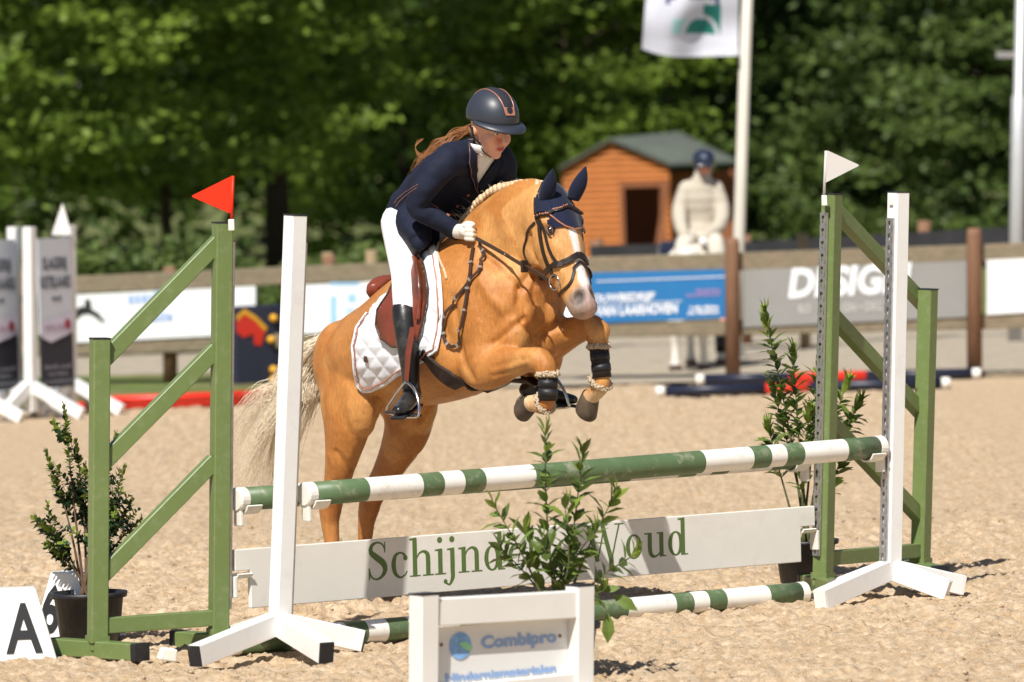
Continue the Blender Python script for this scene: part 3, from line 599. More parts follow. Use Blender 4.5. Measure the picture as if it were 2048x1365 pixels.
# serif letters drawn stroke by stroke
def glyphs(s, m):
    T, x = MB(), 0.0; k = [0]; cuts = []
    def poly(pts): k[0] += 1; T.add([Vector((a+x, b, .0002+.00012*(k[0] % 7))) for a, b in pts], [list(range(len(pts)))])
    def stem(cx, y0, y1, w_=.10): poly([(cx-w_/2, y0), (cx+w_/2, y0), (cx+w_/2, y1), (cx-w_/2, y1)])
    def serif(cx, y, w_=.25, h=.025): poly([(cx-w_/2, y), (cx+w_/2, y), (cx+w_/2, y+h), (cx-w_/2, y+h)])
    def stroke(pts):       # x, y, width
        q_ = spline(pts, 6)
        L_ = []; 
        for i in range(len(q_)):
            a, b = q_[max(i-1, 0)], q_[min(i+1, len(q_)-1)]; d = np.array([b[0]-a[0], b[1]-a[1]]); d /= (np.linalg.norm(d)+1e-9); nn = np.array([-d[1], d[0]])*q_[i][2]/2
            L_.append(((q_[i][0]+nn[0], q_[i][1]+nn[1]), (q_[i][0]-nn[0], q_[i][1]-nn[1])))
        for (a, b), (c, d) in zip(L_, L_[1:]): poly([a, b, d, c])
    def dot(cx, cy, r_): poly([(cx+r_*math.cos(j*.5236), cy+r_*math.sin(j*.5236)) for j in range(12)])
    def bowl(cx, cy, rx, ry, th=.095, a0=0, a1=360):
        pts = []
        for j in range(15):
            a = R(a0+(a1-a0)*j/14); pts.append((cx+rx*math.cos(a), cy+ry*math.sin(a), .028+(th-.028)*abs(math.cos(a))**1.3))
        stroke(pts)
    X_ = .48
    for ch in s:
        if ch == 'S':
            stroke([(.43, .55, .03), (.36, .66, .035), (.25, .695, .04), (.13, .64, .07), (.11, .52, .10), (.24, .41, .125), (.38, .30, .125), (.42, .17, .10), (.34, .05, .06), (.22, .005, .035), (.11, .06, .035), (.06, .20, .03)]); poly([(.405, .50), (.435, .50), (.435, .71), (.41, .69)]); poly([(.05, -.01), (.08, .02), (.08, .22), (.05, .22)]); adv = .53
        elif ch == 'c': stroke([(.37, .36, .06), (.33, .43, .05), (.24, .47, .035), (.13, .42, .07), (.085, .26, .10), (.12, .09, .08), (.23, .005, .04), (.34, .05, .03), (.39, .12, .025)]); dot(.355, .37, .05); adv = .45
        elif ch in 'hn':
            stem(.12, 0, .72 if ch == 'h' else X_); serif(.12, 0); poly([(.0, (.72 if ch == 'h' else X_)-.03), (.12, (.72 if ch == 'h' else X_)-.035), (.17, .74 if ch == 'h' else X_+.015), (.0, .72 if ch == 'h' else X_)])
            stroke([(.15, .33, .03), (.22, .43, .035), (.32, .465, .05), (.405, .41, .09), (.42, .30, .10), (.42, .0, .10)]); serif(.42, 0); adv = .57
        elif ch in 'il': 
            hh = X_ if ch == 'i' else .72; stem(.13, 0, hh); serif(.13, 0); poly([(.01, hh-.03), (.13, hh-.035), (.18, hh+.015), (.01, hh)]); adv = .27
            if ch == 'i': dot(.125, .655, .06)
        elif ch == 'j': stroke([(.14, X_, .10), (.14, .1, .10), (.135, -.08, .085), (.06, -.20, .04), (-.03, -.16, .035)]); dot(-.03, -.14, .045); dot(.135, .655, .06); poly([(.02, X_-.03), (.13, X_-.035), (.19, X_+.015), (.02, X_)]); adv = .28
        elif ch == 'd': bowl(.21, .235, .135, .225); stem(.39, 0, .72); poly([(.27, .69), (.38, .685), (.44, .735), (.27, .72)]); serif(.43, 0, .16); adv = .54
        elif ch == 'e': stroke([(.095, .26, .05), (.40, .275, .03), (.38, .38, .07), (.29, .465, .04), (.17, .44, .06), (.09, .27, .10), (.12, .09, .08), (.24, .005, .04), (.35, .04, .03), (.41, .12, .025)]); adv = .46
        elif ch == 's': stroke([(.31, .36, .025), (.26, .44, .03), (.19, .465, .035), (.10, .42, .06), (.10, .33, .08), (.20, .25, .09), (.30, .17, .085), (.31, .08, .065), (.22, .01, .035), (.12, .02, .03), (.06, .13, .025)]); poly([(.295, .33), (.32, .33), (.32, .48), (.30, .46)]); poly([(.045, -.01), (.07, .02), (.07, .15), (.045, .15)]); adv = .40
        elif ch == 'W':
            for a, b, w_ in (((.07, .70), (.27, 0), .10), ((.27, 0), (.44, .66), .035), ((.40, .70), (.60, 0), .10), ((.60, 0), (.80, .70), .035)): stroke([(a[0], a[1], w_), ((a[0]+b[0])/2, (a[1]+b[1])/2, w_), (b[0], b[1], w_)])
            serif(.08, .69, .26); serif(.42, .69, .2); serif(.80, .69, .22); adv = .92
        elif ch == 'o': bowl(.23, .235, .145, .225); adv = .49
        elif ch == 'u': stroke([(.13, X_, .10), (.13, .16, .10), (.17, .04, .08), (.26, .01, .04), (.36, .07, .03), (.40, .14, .025)]); stem(.41, 0, X_); serif(.45, 0, .15); poly([(.0, X_-.03), (.13, X_-.03), (.15, X_), (.0, X_)]); poly([(.30, X_-.03), (.42, X_-.03), (.44, X_), (.30, X_)]); adv = .55
        else: adv = .30
        x += adv; cuts.append((len(T.v), len(T.f)))
    return T, x, cuts
gm, gw, gcuts = glyphs('Schijndelse Woud', None)
lx0 = (PL(730, 1160, pa, pn_)-pa).dot(pex); lx1 = (PL(1375, 1100, pa, pn_)-pa).dot(pex); f_ = (lx1-lx0)/gw; zb = (PL(732, 1163, pa, pn_)-pa).dot(pup)
fz_ = .150/.70
for v in gm.v: v.x *= f_; v.y *= fz_
flip = 1 if pn_.y < 0 else -1
gm.v = [pp(lx0+v.x, zb+v.y+.004, flip*(.0112+v.z*.6)) for v in gm.v]
v0 = f0 = 0
for v1, f1 in gcuts:
    if v1 > v0:
        lm_ = MB(); lm_.v = gm.v[v0:v1]; lm_.f = [[i-v0 for i in f] for f in gm.f[f0:f1]]; lm_.m = [0]*(f1-f0); obj('letter', lm_, mat('letter_green', (.10, .165, .045), .5, .05, 5), brd)
    v0, f0 = v1, f1
cup('plank cup on the left green post', pa+pup*(-hk-.0)+RD*.0, RD, 'plank cups', .02); cup('plank cup on the right green post', pb+pup*(-hk)-RD*.0, -RD, 'plank cups', .02)
# flags on the wings
def pennant(label, base, top, tri, m, side):
    t = thing('pennant', label, 'flag', base); ax = top-base; mb = MB(); mb.tube([base-ax*.12, top], .006, 8); obj('staff', mb, m, t, smooth=True)
    mb = MB(); y = base.y; A = [P(*p, y) for p in tri]; n_ = Vector((0, -.0025, 0)); c = sum(A, Vector())/3
    B = []
    for i in range(3):
        p, q0, q1 = A[i], A[i-1], A[(i+1) % 3]; B += [p.lerp(q0, .05), p.lerp(p.lerp(q0, .05).lerp(p.lerp(q1, .05), .5), .7), p.lerp(q1, .05)]
    k = len(B); mb.add([p+n_ for p in B]+[p-n_ for p in B], [list(range(k)), list(range(k, 2*k))[::-1]]+[(i, k+i, k+(i+1) % k, (i+1) % k) for i in range(k)]); obj('triangle', mb, m, t)
    mb = MB(); mb.box(base+Vector((0, -.02, -.02)), (.024, .014, .045)); obj('holder', mb, M_plastic, t, bevel=.003)
pennant('red triangular flag on the left green wing', P(463, 440, GL1.y-.04), P(466, 352, GL1.y-.04), [(466, 351), (381, 393), (461, 428)], mat('flag_red', lin(238, 52, 18), .45, .03, transl=.2), 1)
pennant('white triangular flag on the right green wing', P(1648, 392, GR0.y-.05), P(1652, 302, GR0.y-.05), [(1652, 300), (1720, 331), (1649, 367)], mat('flag_pale', (.68, .65, .62), .45, .03, transl=.2), 1)
# ------------------------------------------------------------ potted plants
M_soil = mat('soil', (.06, .04, .03), .95, .3, 30)
M_laurel = mat('laurel_leaf', (.115, .18, .036), .34, .15, 6, spec=.5, col2=(.17, .235, .045), transl=.3, island=.4)
M_laurely = mat('young_leaf', (.20, .27, .04), .4, .12, 6, spec=.4, transl=.3, island=.2)
M_holly = mat('holly_leaf', (.025, .06, .022), .28, .15, 6, spec=.5, transl=.15, island=.3)
M_stem = mat('stem', (.10, .11, .04), .7, .2, 20); M_twig = mat('woody_stem', (.13, .08, .05), .8, .2, 20)
def leaf(mb, p, d, n_, L_, W_, mi=0):
    d = d.normalized(); sd = d.cross(n_).normalized(); n_ = sd.cross(d); c = [(0, .0), (.3, .8), (.62, 1), (1, 0)]
    pts = [p]; 
    A = [p+d*L_*.3+sd*W_*.42+n_*L_*.03, p+d*L_*.62+sd*W_*.5+n_*L_*.03, p+d*L_-n_*L_*.10, p+d*L_*.62-sd*W_*.5+n_*L_*.03, p+d*L_*.3-sd*W_*.42+n_*L_*.03]
    m1, m2 = p+d*L_*.3, p+d*L_*.64-n_*L_*.02
    mb.add([p, A[0], A[1], A[2], A[3], A[4], m1, m2], [(0, 1, 6), (6, 1, 2, 7), (7, 2, 3), (0, 6, 5), (6, 7, 4, 5), (7, 3, 4)], mi)
def potted(name, label, c, potr, poth, stems, ll, lw, m, young, seed, dens, whorl=2, twigs=0, z0=None, hang=()):
    rg = random.Random(seed); t = thing(name, label, 'potted plant', c, group='potted evergreens on the sand')
    mb = MB(); n = 26; prof = [(.74, 0), (.78, .02), (.93, .90), (1.03, .90), (1.05, 1.0), (.97, 1.0), (.90, .88)]
    vs = [c+Vector((potr*r_*math.cos(2*math.pi*j/n), potr*r_*math.sin(2*math.pi*j/n), poth*z)) for r_, z in prof for j in range(n)]
    fs = [(i*n+j, i*n+(j+1) % n, (i+1)*n+(j+1) % n, (i+1)*n+j) for i in range(len(prof)-1) for j in range(n)]; mb.add(vs, fs+[list(range(n))[::-1]]); obj('pot', mb, M_black, t, smooth=True)
    mb = MB(); mb.add([c+Vector((potr*.92*math.cos(2*math.pi*j/n), potr*.92*math.sin(2*math.pi*j/n), poth*.9)) for j in range(n)], [list(range(n))]); obj('soil', mb, M_soil, t)
    sm, lm = MB(), MB(); base = c+Vector((0, 0, poth*.88))
    for (tp, lev) in stems:
        b = base+Vector((rg.uniform(-.03, .03), rg.uniform(-.03, .03), 0)); mid = b.lerp(tp, .5)+Vector((rg.uniform(-.02, .02), rg.uniform(-.03, .03), .03))
        path = [Vector(p) for p in spline([b, mid, tp], 10)]; sm.tube(path, [max(.0022, .007*(1-i/len(path))) for i in range(len(path))], 6)
        L_ = sum((path[i+1]-path[i]).length for i in range(len(path)-1)); k = max(4, int(L_*dens)); ph_ = rg.uniform(0, 6)
        runs = [(path, lev, k)]
        for _ in range(twigs):
            i = rg.randint(8, 17); a = path[i]; e = a+Vector((rg.uniform(-.11, .11), rg.uniform(-.08, .08), rg.uniform(.03, .12))); tw = [Vector(p) for p in spline([a, a.lerp(e, .5)+Vector((0, 0, -.01)), e], 5)]
            sm.tube(tw, [.003, .002]+[.0016]*(len(tw)-2), 5); runs.append((tw, 0.0, max(4, int((e-a).length*dens*1.6))))
        for path_, lv, kk in runs:
            for q_ in range(kk):
                f = lv+(1-lv)*(q_+rg.random()*.5)/kk; i = min(len(path_)-2, int(f*(len(path_)-1))); p = path_[i].lerp(path_[i+1], f*(len(path_)-1)-i if f < 1 else 1); ax = (path_[i+1]-path_[i]).normalized()
                for w_ in range(whorl):
                    ph_ += 2.4+rg.uniform(-.4, .4); o1 = ax.orthogonal().normalized(); o2 = ax.cross(o1); rad = o1*math.cos(ph_)+o2*math.sin(ph_)
                    op = .35 if f > .9 else rg.uniform(.6, 1.2); d = ax*(1-op*.55)+rad*op; s_ = rg.uniform(.65, 1.1)*(.75 if f > .92 else 1)
                    leaf(lm, p, d, ax if abs(d.normalized().dot(ax)) < .95 else rad, ll*s_, lw*s_, 1 if (f > (.62 if twigs else .86) and rg.random() < young) else 0)
        for _ in range(4): leaf(lm, tp, Vector((rg.uniform(-.5, .5), rg.uniform(-.5, .5), 1)), Vector((1, .2, 0)), ll*.7, lw*.6, 1)
    for p, d, s_ in hang: leaf(lm, p, d, Vector((.2, -1, .2)), ll*s_, lw*s_, 0)
    obj('stems', sm, M_twig if twigs else M_stem, t, smooth=True); obj('leaves', lm, [m, M_laurely], t)
c = G(180, 1291); 
potted('potted_holly', 'small leaved potted shrub in black pot behind the left green wing', c, .15, .215,
       [(P(px, py, c.y+dy), lv) for px, py, dy, lv in ((128, 812, -.02, .45), (92, 905, .05, .6), (72, 1035, .0, .5), (95, 1085, -.1, .5), (152, 885, .08, .4), (232, 870, .0, .5), (250, 935, -.05, .4), (265, 1000, .05, .4), (282, 1038, .1, .4), (212, 960, -.06, .3), (170, 930, .1, .3))], .034, .021, M_holly, .75, 3, 64, 2, 5)
c = G(1612, 1166)
potted('potted_laurel', 'potted laurel in black pot behind the right green wing', c, .143, .19,
       [(P(px, py, c.y+dy), lv) for px, py, dy, lv in ((1528, 622, 0, .42), (1545, 770, .1, .45), (1695, 762, .0, .5), (1722, 800, -.1, .55), (1640, 712, .1, .45), (1535, 850, -.08, .5), (1690, 890, .08, .4), (1620, 820, -.1, .35), (1585, 700, 0.05, .5))], .092, .036, M_laurel, .6, 5, 34, 2)
c = Vector((P(1118, 1300, 20.9).x, 20.9, 0))
potted('potted_laurel', 'blurred potted laurel standing behind the white sign frame', c, .15, .20,
       [(P(px, py, c.y+dy), lv) for px, py, dy, lv in ((1090, 862, 0, .4), (1165, 905, .05, .4), (988, 1010, -.05, .4), (1232, 985, .05, .45), (1130, 1010, -.1, .3), (1268, 1110, 0, .5), (1000, 1095, .1, .5), (1050, 1060, .1, .3), (1190, 1060, -.1, .3), (1210, 1180, -.08, .5), (1085, 1080, -.1, .2), (1150, 1100, .08, .2))], .10, .042, M_laurel, .6, 9, 21, 2,
       hang=[(P(1215, 1225, 20.85), Vector((.0, -.1, -1)), 1.15), (P(1225, 1190, 20.85), Vector((.8, -.2, -.5)), 1.1), (P(1190, 1215, 20.85), Vector((-.6, 0, -.6)), .8)])
# ------------------------------------------------------------ letter blocks and loose cups
def block(name, label, c, rz, ch, bw, tw, h, dp, dx):
    t = thing(name, label, 'marker block', c, (0, 0, rz), group='white letter blocks'); mb = MB(); b, w_ = bw/2, tw/2
    mb.add([(-b, -dp/2, 0), (b, -dp/2, 0), (b, dp/2, 0), (-b, dp/2, 0), (-w_, -dp*.28, h), (w_, -dp*.28, h), (w_, dp*.28, h), (-w_, dp*.28, h)], [(3, 2, 1, 0), (4, 5, 6, 7), (0, 1, 5, 4), (1, 2, 6, 5), (2, 3, 7, 6), (3, 0, 4, 7)])
    o = obj('shell', mb, M_white, t, bevel=.008, local=True); tx = text_mb(ch, .27, .006, 'CENTER')
    sl_ = math.atan2(dp*.22, h); ez = Vector((0, math.sin(sl_), math.cos(sl_))); nn = Vector((0, -math.cos(sl_), math.sin(sl_)))
    tx.v = [Vector((dx, -dp/2, 0))+ez*(.045+p.y)+Vector((p.x*.72, 0, 0))+nn*.0035 for p in tx.v]; obj('letter', tx, M_pblack, o, local=True)
block('letter_block', 'white block with black letter A at the left edge', G(36, 1322), R(6), 'A', .305, .155, .285, .26, .025)
block('letter_block', 'white block numbered 6 half hidden behind the black pot', G(158, 1282), R(-32), '6', .30, .16, .285, .26, -.06)
def loose_cup(label, p, rz, s):
    t = thing('loose_cup', label, 'cup', p, (0, R(12), rz), group='loose cups on the sand'); mb = MB()
    mb.add([(-s, -s*.7, 0), (s, -s*.7, 0), (s, s*.7, 0), (-s, s*.7, 0), (-s*.75, -s*.7, s*1.3), (s*.9, -s*.7, s*1.4), (s*.9, s*.7, s*1.4), (-s*.75, s*.7, s*1.3)], [(3, 2, 1, 0), (0, 1, 5, 4), (1, 2, 6, 5), (2, 3, 7, 6), (3, 0, 4, 7), (4, 5, 6, 7)]); obj('shell', mb, M_plastic, t, bevel=.006, local=True)
    mb = MB(); mb.box((0, 0, s*1.36), (s*1.1, s*.9, .006)); obj('lip', mb, M_plastic, t, local=True)
loose_cup('square white plastic cup lying right of the left green foot', G(332, 1322), R(20), .036); loose_cup('small white plastic cup beside the black foot cap', G(283, 1318), R(-15), .026)
# ------------------------------------------------------------ sign in front
SY = 19.4
sa, sb_ = P(848, 1190, SY), P(1160, 1172, SY+.42); ga_, gb_ = Vector((sa.x-.015, sa.y, 0)), Vector((sb_.x-.015, sb_.y, 0)); sx = (sb_-sa); sx.z = 0; sx.normalize(); sn = Vector((sx.y, -sx.x, 0))
t = thing('sign_frame', 'blurred white frame with sponsor board in the foreground', 'sign', (ga_+gb_)/2)
M_cream = mat('frame_white', (.76, .74, .70), .45, .03, 4)
for g_, tp in ((ga_, sa), (gb_, sb_)):
    mb = MB(); mb.beam(g_, tp, .075, .075, up=sx, ch=.004); o = obj('post', mb, M_cream, t)
    mb = MB(); mb.beam(tp, tp+Vector((0, 0, .006)), .077, .077, up=sx); obj('cap', mb, M_black, o)
    mb = MB(); mb.beam(g_-sn*.25+Vector((0, 0, .03)), g_+sn*.25+Vector((0, 0, .03)), .06, .06); obj('foot', mb, M_cream, t)
mb = MB(); mb.beam(sa+sx*.03-Vector((0, 0, .062)), sb_-sx*.03-Vector((0, 0, .062)), .055, .095, ch=.004); obj('crossbar', mb, M_cream, t)
mb = MB(); mb.beam(ga_+sx*.03+Vector((0, 0, .08)), gb_-sx*.03+Vector((0, 0, .08)), .055, .08, ch=.004); obj('crossbar', mb, M_cream, t)
def sp(px, py, off=0.0): return PL(px, py, sa-sn*.02, sn)+sn*off
A = [sp(877, 1420), sp(1136, 1398), sp(1136, 1234), sp(877, 1256)]
mb = MB(); mb.add([p for p in A]+[p-sn*.006 for p in A], [(0, 1, 2, 3), (7, 6, 5, 4), (0, 4, 5, 1), (1, 5, 6, 2), (2, 6, 7, 3), (3, 7, 4, 0)]); bo = obj('board', mb, mat('board_white', (.74, .74, .73), .4, .03, 4), t)
M_cblue = mat('sign_blue', lin(140, 170, 215), .5, .03); ex_ = (sp(1110, 1283)-sp(962, 1296)).normalized()
tx = text_mb('Combipro', .058, .0022); w_ = max(v.x for v in tx.v); k = (sp(1113, 1283)-sp(962, 1296)).length/w_
for v in tx.v: v.x *= k
obj('lettering', place(tx, sp(962, 1297, .003), ex_, (0, 0, 1)), M_cblue, bo)
tx = text_mb('Hindernismaterialen', .038, .0016); w_ = max(v.x for v in tx.v); k = (sp(1112, 1348)-sp(890, 1363)).length/w_
for v in tx.v: v.x *= k
obj('lettering', place(tx, sp(890, 1364, .003), ex_, (0, 0, 1)), M_cblue, bo)
mb = MB(); cc = sp(920, 1292); mb.tube([cc+sn*.001, cc+sn*.003], .047, 28); obj('globe_logo', mb, mat('logo_blue', lin(125, 170, 220), .5, .35, 30), bo)
mb = MB(); mb.add([sp(*p, .005) for p in ((915, 1286), (930, 1283), (944, 1294), (938, 1303), (925, 1298))], [(0, 1, 2, 3, 4)]); obj('globe_land', mb, mat('logo_green', lin(150, 210, 160), .5), bo)
for p in ((882, 1290), (1119, 1272)):
    mb = MB(); c_ = sp(*p); mb.tube([c_, c_+sn*.005], .006, 8); obj('screw', mb, mat('rust', (.25, .10, .04), .8, .3, 40), bo)
# ------------------------------------------------------------ far side of the arena
def dist_rail(label, a, b, r, bands, group):
    t = thing('ground_rail', label, 'rail', (a+b)/2-Vector((0, 0, r)), group=group); prev = 0
    for f, m in bands:
        mb = MB(); mb.tube([a.lerp(b, prev), a.lerp(b, f)], r, 16); obj('band', mb, m, t, smooth=True); prev = f
M_navy = mat('navy_paint', (.012, .016, .035), .4, .2, 6); M_red = mat('red_paint', (.62, .03, .015), .4, .08, 5)
dist_rail('navy and red rail on the sand, nearer the camera', G(1312, 784, .042), G(1900, 766, .042), .042, ((.03, M_pwhite), (.37, M_navy), (.52, M_red), (.97, M_navy), (1, M_pwhite)), 'navy and red rails on the sand')
dist_rail('navy and red rail on the sand, close under the fence', G(1392, 760, .042), G(1962, 747, .042), .042, ((.03, M_pwhite), (.33, M_navy), (.60, M_red), (.97, M_navy), (1, M_pwhite)), 'navy and red rails on the sand')
for k, (a, b, z) in enumerate((((150, 814), (548, 800), .038), ((170, 806), (556, 792), .038), ((190, 803), (560, 788), .10))):
    dist_rail(('red rail on the far sand, lowest of the pile', 'red rail on the far sand, middle of the pile', 'red rail on the far sand, topmost of the pile')[k], G(*a, z), G(*b, z), .037, ((1, M_red),), 'red rails piled on the far sand')
# dark filler block with red and yellow figure
a = G(470, 776); b = G(568, 770); t = thing('filler_panel', 'navy jump filler with red and yellow figure and yellow knobs behind the green wing', 'jump filler', (a+b)/2)
dx = (b-a).normalized(); nn = Vector((dx.y, -dx.x, 0)); hgt = .67
mb = MB(); mb.beam((a+b)/2-dx*(b-a).length/2+Vector((0, 0, hgt/2)), (a+b)/2+dx*(b-a).length/2+Vector((0, 0, hgt/2)), .09, hgt, ch=.01); pan = obj('panel', mb, mat('filler_navy', lin(42, 46, 64), .5, .1, 3), t)
def fp(px, py): return PL(px, py, a+nn*.049, nn)
for m, pts in ((M_red, [(472, 640), (488, 628), (512, 640), (530, 660), (522, 692), (508, 690), (506, 668), (486, 676), (472, 664)]), (mat('yellow_paint', lin(225, 165, 40), .5), [(470, 634), (488, 618), (510, 632), (534, 655), (530, 664), (510, 642), (488, 628), (474, 642)])):
    mb = MB(); mb.add([fp(*p)+nn*(.003 if m is M_red else .006) for p in pts], [list(range(len(pts)))[::-1]]); obj('figure_print', mb, m, pan)
for py in (637, 680, 740, 760):
    mb = MB(); mb.ball(PL(547 if py != 680 else 542, py, a+nn*.06, nn), .034, nu=12, nv=8); obj('knob', mb, MATS['yellow_paint'], t, smooth=True)
mb = MB(); mb.ball(G(538, 792, .08), (.14, .10, .07)); o = obj('red_bundle', mb, M_red, smooth=True); tag(o, 'red rounded bundle lying at the end of the red rails', 'bundle')
# printed boards between white standards
M_bo1 = mat('board_silver', lin(200, 204, 214), .5, .04, 3); M_bo2 = mat('board_dark', lin(38, 38, 48), .5, .06, 3)
def board_wing(label, xl_, xr_, Yl, Yr, flag):
    pl_, pr_ = Vector((P(xl_, 800, Yl).x, Yl, 0)), Vector((P(xr_, 800, Yr).x, Yr, 0)); t = thing('board_wing', label, 'jump wing', (pl_+pr_)/2, group='grey printed board wings')
    d = (pr_-pl_).normalized(); n_ = Vector((d.y, -d.x, 0)); 
    if n_.y > 0: n_ = -n_
    W_ = (pr_-pl_).length; H_ = 1.43
    for p in (pl_, pr_):
        mb = MB(); mb.beam(p+Vector((0, 0, .05)), p+Vector((.03, 0, H_)), .075, .075, up=d); obj('post', mb, M_white, t, bevel=.004)
        for s in (-1, 1):
            mb = MB(); mb.beam(p+n_*(s*.03)+Vector((0, 0, .24)), p+n_*(s*.42)+d*.06+Vector((0, 0, .03)), .06, .085); obj('leg', mb, M_white, t)
            mb = MB(); mb.beam(p+d*(s*.03)+Vector((0, 0, .24)), p+d*(s*.40)+Vector((0, 0, .03)), .06, .085); obj('leg', mb, M_white, t)
    def q(u, z, off): return pl_+d*(.05+u*(W_-.1))+Vector((.02, 0, z))+n_*off
    for z0, z1, m, nm in ((.62, 1.34, M_bo1, 'upper_panel'), (.22, .62, M_bo2, 'lower_panel')):
        mb = MB(); A = [q(0, z0, .05), q(1, z0, .05), q(1, z1, .05), q(0, z1, .05)]; mb.add(A+[p-n_*.012 for p in A], [(0, 1, 2, 3), (7, 6, 5, 4), (0, 4, 5, 1), (1, 5, 6, 2), (2, 6, 7, 3), (3, 7, 4, 0)]); o = obj(nm, mb, m, t)
        rows = (('SLAGERIJ', 1.11, .085, .12, .86), ('KETELAARS', .97, .085, .04, .97), ((5, 4), .87, .04, .38, .66)) if nm == 'upper_panel' else (((9, 8), .36, .035, .08, .92), ((6, 7), .31, .03, .2, .8), ((3, 17, 2), .255, .03, .03, .97))
        for s_, z, hh, u0, u1 in rows:
            tx = text_mb(s_, hh/.7, .05*hh) if isinstance(s_, str) else dash_mb(s_, hh/.7); wm = max(v.x for v in tx.v); 
            for v in tx.v: v.x *= (u1-u0)*(W_-.1)/wm
            lo_ = obj('lettering' if isinstance(s_, str) else 'small_print', place(tx, q(u0, z, .053), d, (0, 0, 1)), mat('print_slate', lin(80, 84, 98), .5) if nm == 'upper_panel' else mat('print_dim', lin(125, 127, 138), .5), o)
            if not isinstance(s_, str): lo_['kind'] = 'stuff'
        if nm == 'upper_panel':
            mb = MB(); mb.add([q(.02, .60, .056), q(.30, .56, .056), q(1, .63, .056), q(1, .78, .056), q(.02, .72, .056)], [(0, 1, 2, 3, 4)]); lb = obj('price_label', mb, mat('label_lilac', lin(205, 200, 216), .5), o)
            mb = MB(); c_ = q(.82, .69, .058); mb.tube([c_, c_+n_*.003], .04, 14); obj('red_dot', mb, mat('print_crimson', lin(150, 50, 70), .5), o)
            tx = dash_mb((6, 4), .06); wm = max(v.x for v in tx.v)
            for v in tx.v: v.x *= .5*W_/wm
            obj('small_print', place(tx, q(.12, .655, .06), d, (0, 0, 1)), mat('print_mauve', lin(180, 150, 175), .5), o)['kind'] = 'stuff'
    if flag:
        mb = MB(); p = q(.85, 1.36, .0); mb.add([p+Vector((-.06, 0, 0)), p+Vector((.09, 0, 0)), p+Vector((.03, 0, .24)), p+Vector((-.06, .004, 0)), p+Vector((.09, .004, 0)), p+Vector((.03, .004, .24))], [(0, 1, 2), (5, 4, 3), (0, 3, 4, 1), (1, 4, 5, 2), (2, 5, 3, 0)]); obj('flag', mb, M_white, t)
board_wing('grey printed board wing with white flag, right one of the pair', 61, 141, 42.5, 42.95, True)
board_wing('grey printed board wing cut off by the left edge', -62, 30, 42.2, 42.75, False)
# ------------------------------------------------------------ the horse (f forward, u up, l to its left)
HO = G(700, 1216); HF, HL, HZ = Vector((.6, -.8, 0)), Vector((.8, .6, 0)), Vector((0, 0, 1))
def hl(f, u, l=0.0): return HO+HF*f+HL*l+HZ*u
def hx(px, py, l=0.0): return PL(px, py, HO+HL*l, HL)
def loc(p): q_ = p-HO; return (q_.dot(HF), q_.z, q_.dot(HL))
def hloft(mb, secs, n=20, sub=4):
    # secs: f, u, l, half height in the median plane, half width
    S = spline(secs, sub); pts = [hl(s[0], s[1], s[2]) for s in S]; k = len(S); rings = []
    for i in range(k):
        t = (pts[min(i+1, k-1)]-pts[max(i-1, 0)]).normalized(); x = HL-t*HL.dot(t)
        x = x.normalized(); y = t.cross(x)
        rings.append([pts[i]+x*(S[i][4]*math.cos(2*math.pi*j/n))+y*(S[i][3]*math.sin(2*math.pi*j/n)) for j in range(n)])
    o_ = len(mb.v); mb.v += [p for r_ in rings for p in r_]+[pts[0], pts[-1]]
    for i in range(k-1):
        for j in range(n): mb.f.append([o_+i*n+j, o_+i*n+(j+1) % n, o_+(i+1)*n+(j+1) % n, o_+(i+1)*n+j]); mb.m.append(0)
    a, b = o_+k*n, o_+k*n+1
    for j in range(n): mb.f.append([a, o_+(j+1) % n, o_+j]); mb.f.append([b, o_+(k-1)*n+j, o_+(k-1)*n+(j+1) % n]); mb.m += [0, 0]
def hball(mb, f, u, l, rf, ru, rl, tilt=0.0):
    c, s = math.cos(tilt), math.sin(tilt); ax = HF*c+HZ*s; az = HZ*c-HF*s
    M = Matrix((ax, HL, az)).transposed(); mb.ball(hl(f, u, l), (rf, rl, ru), M, 16, 10)
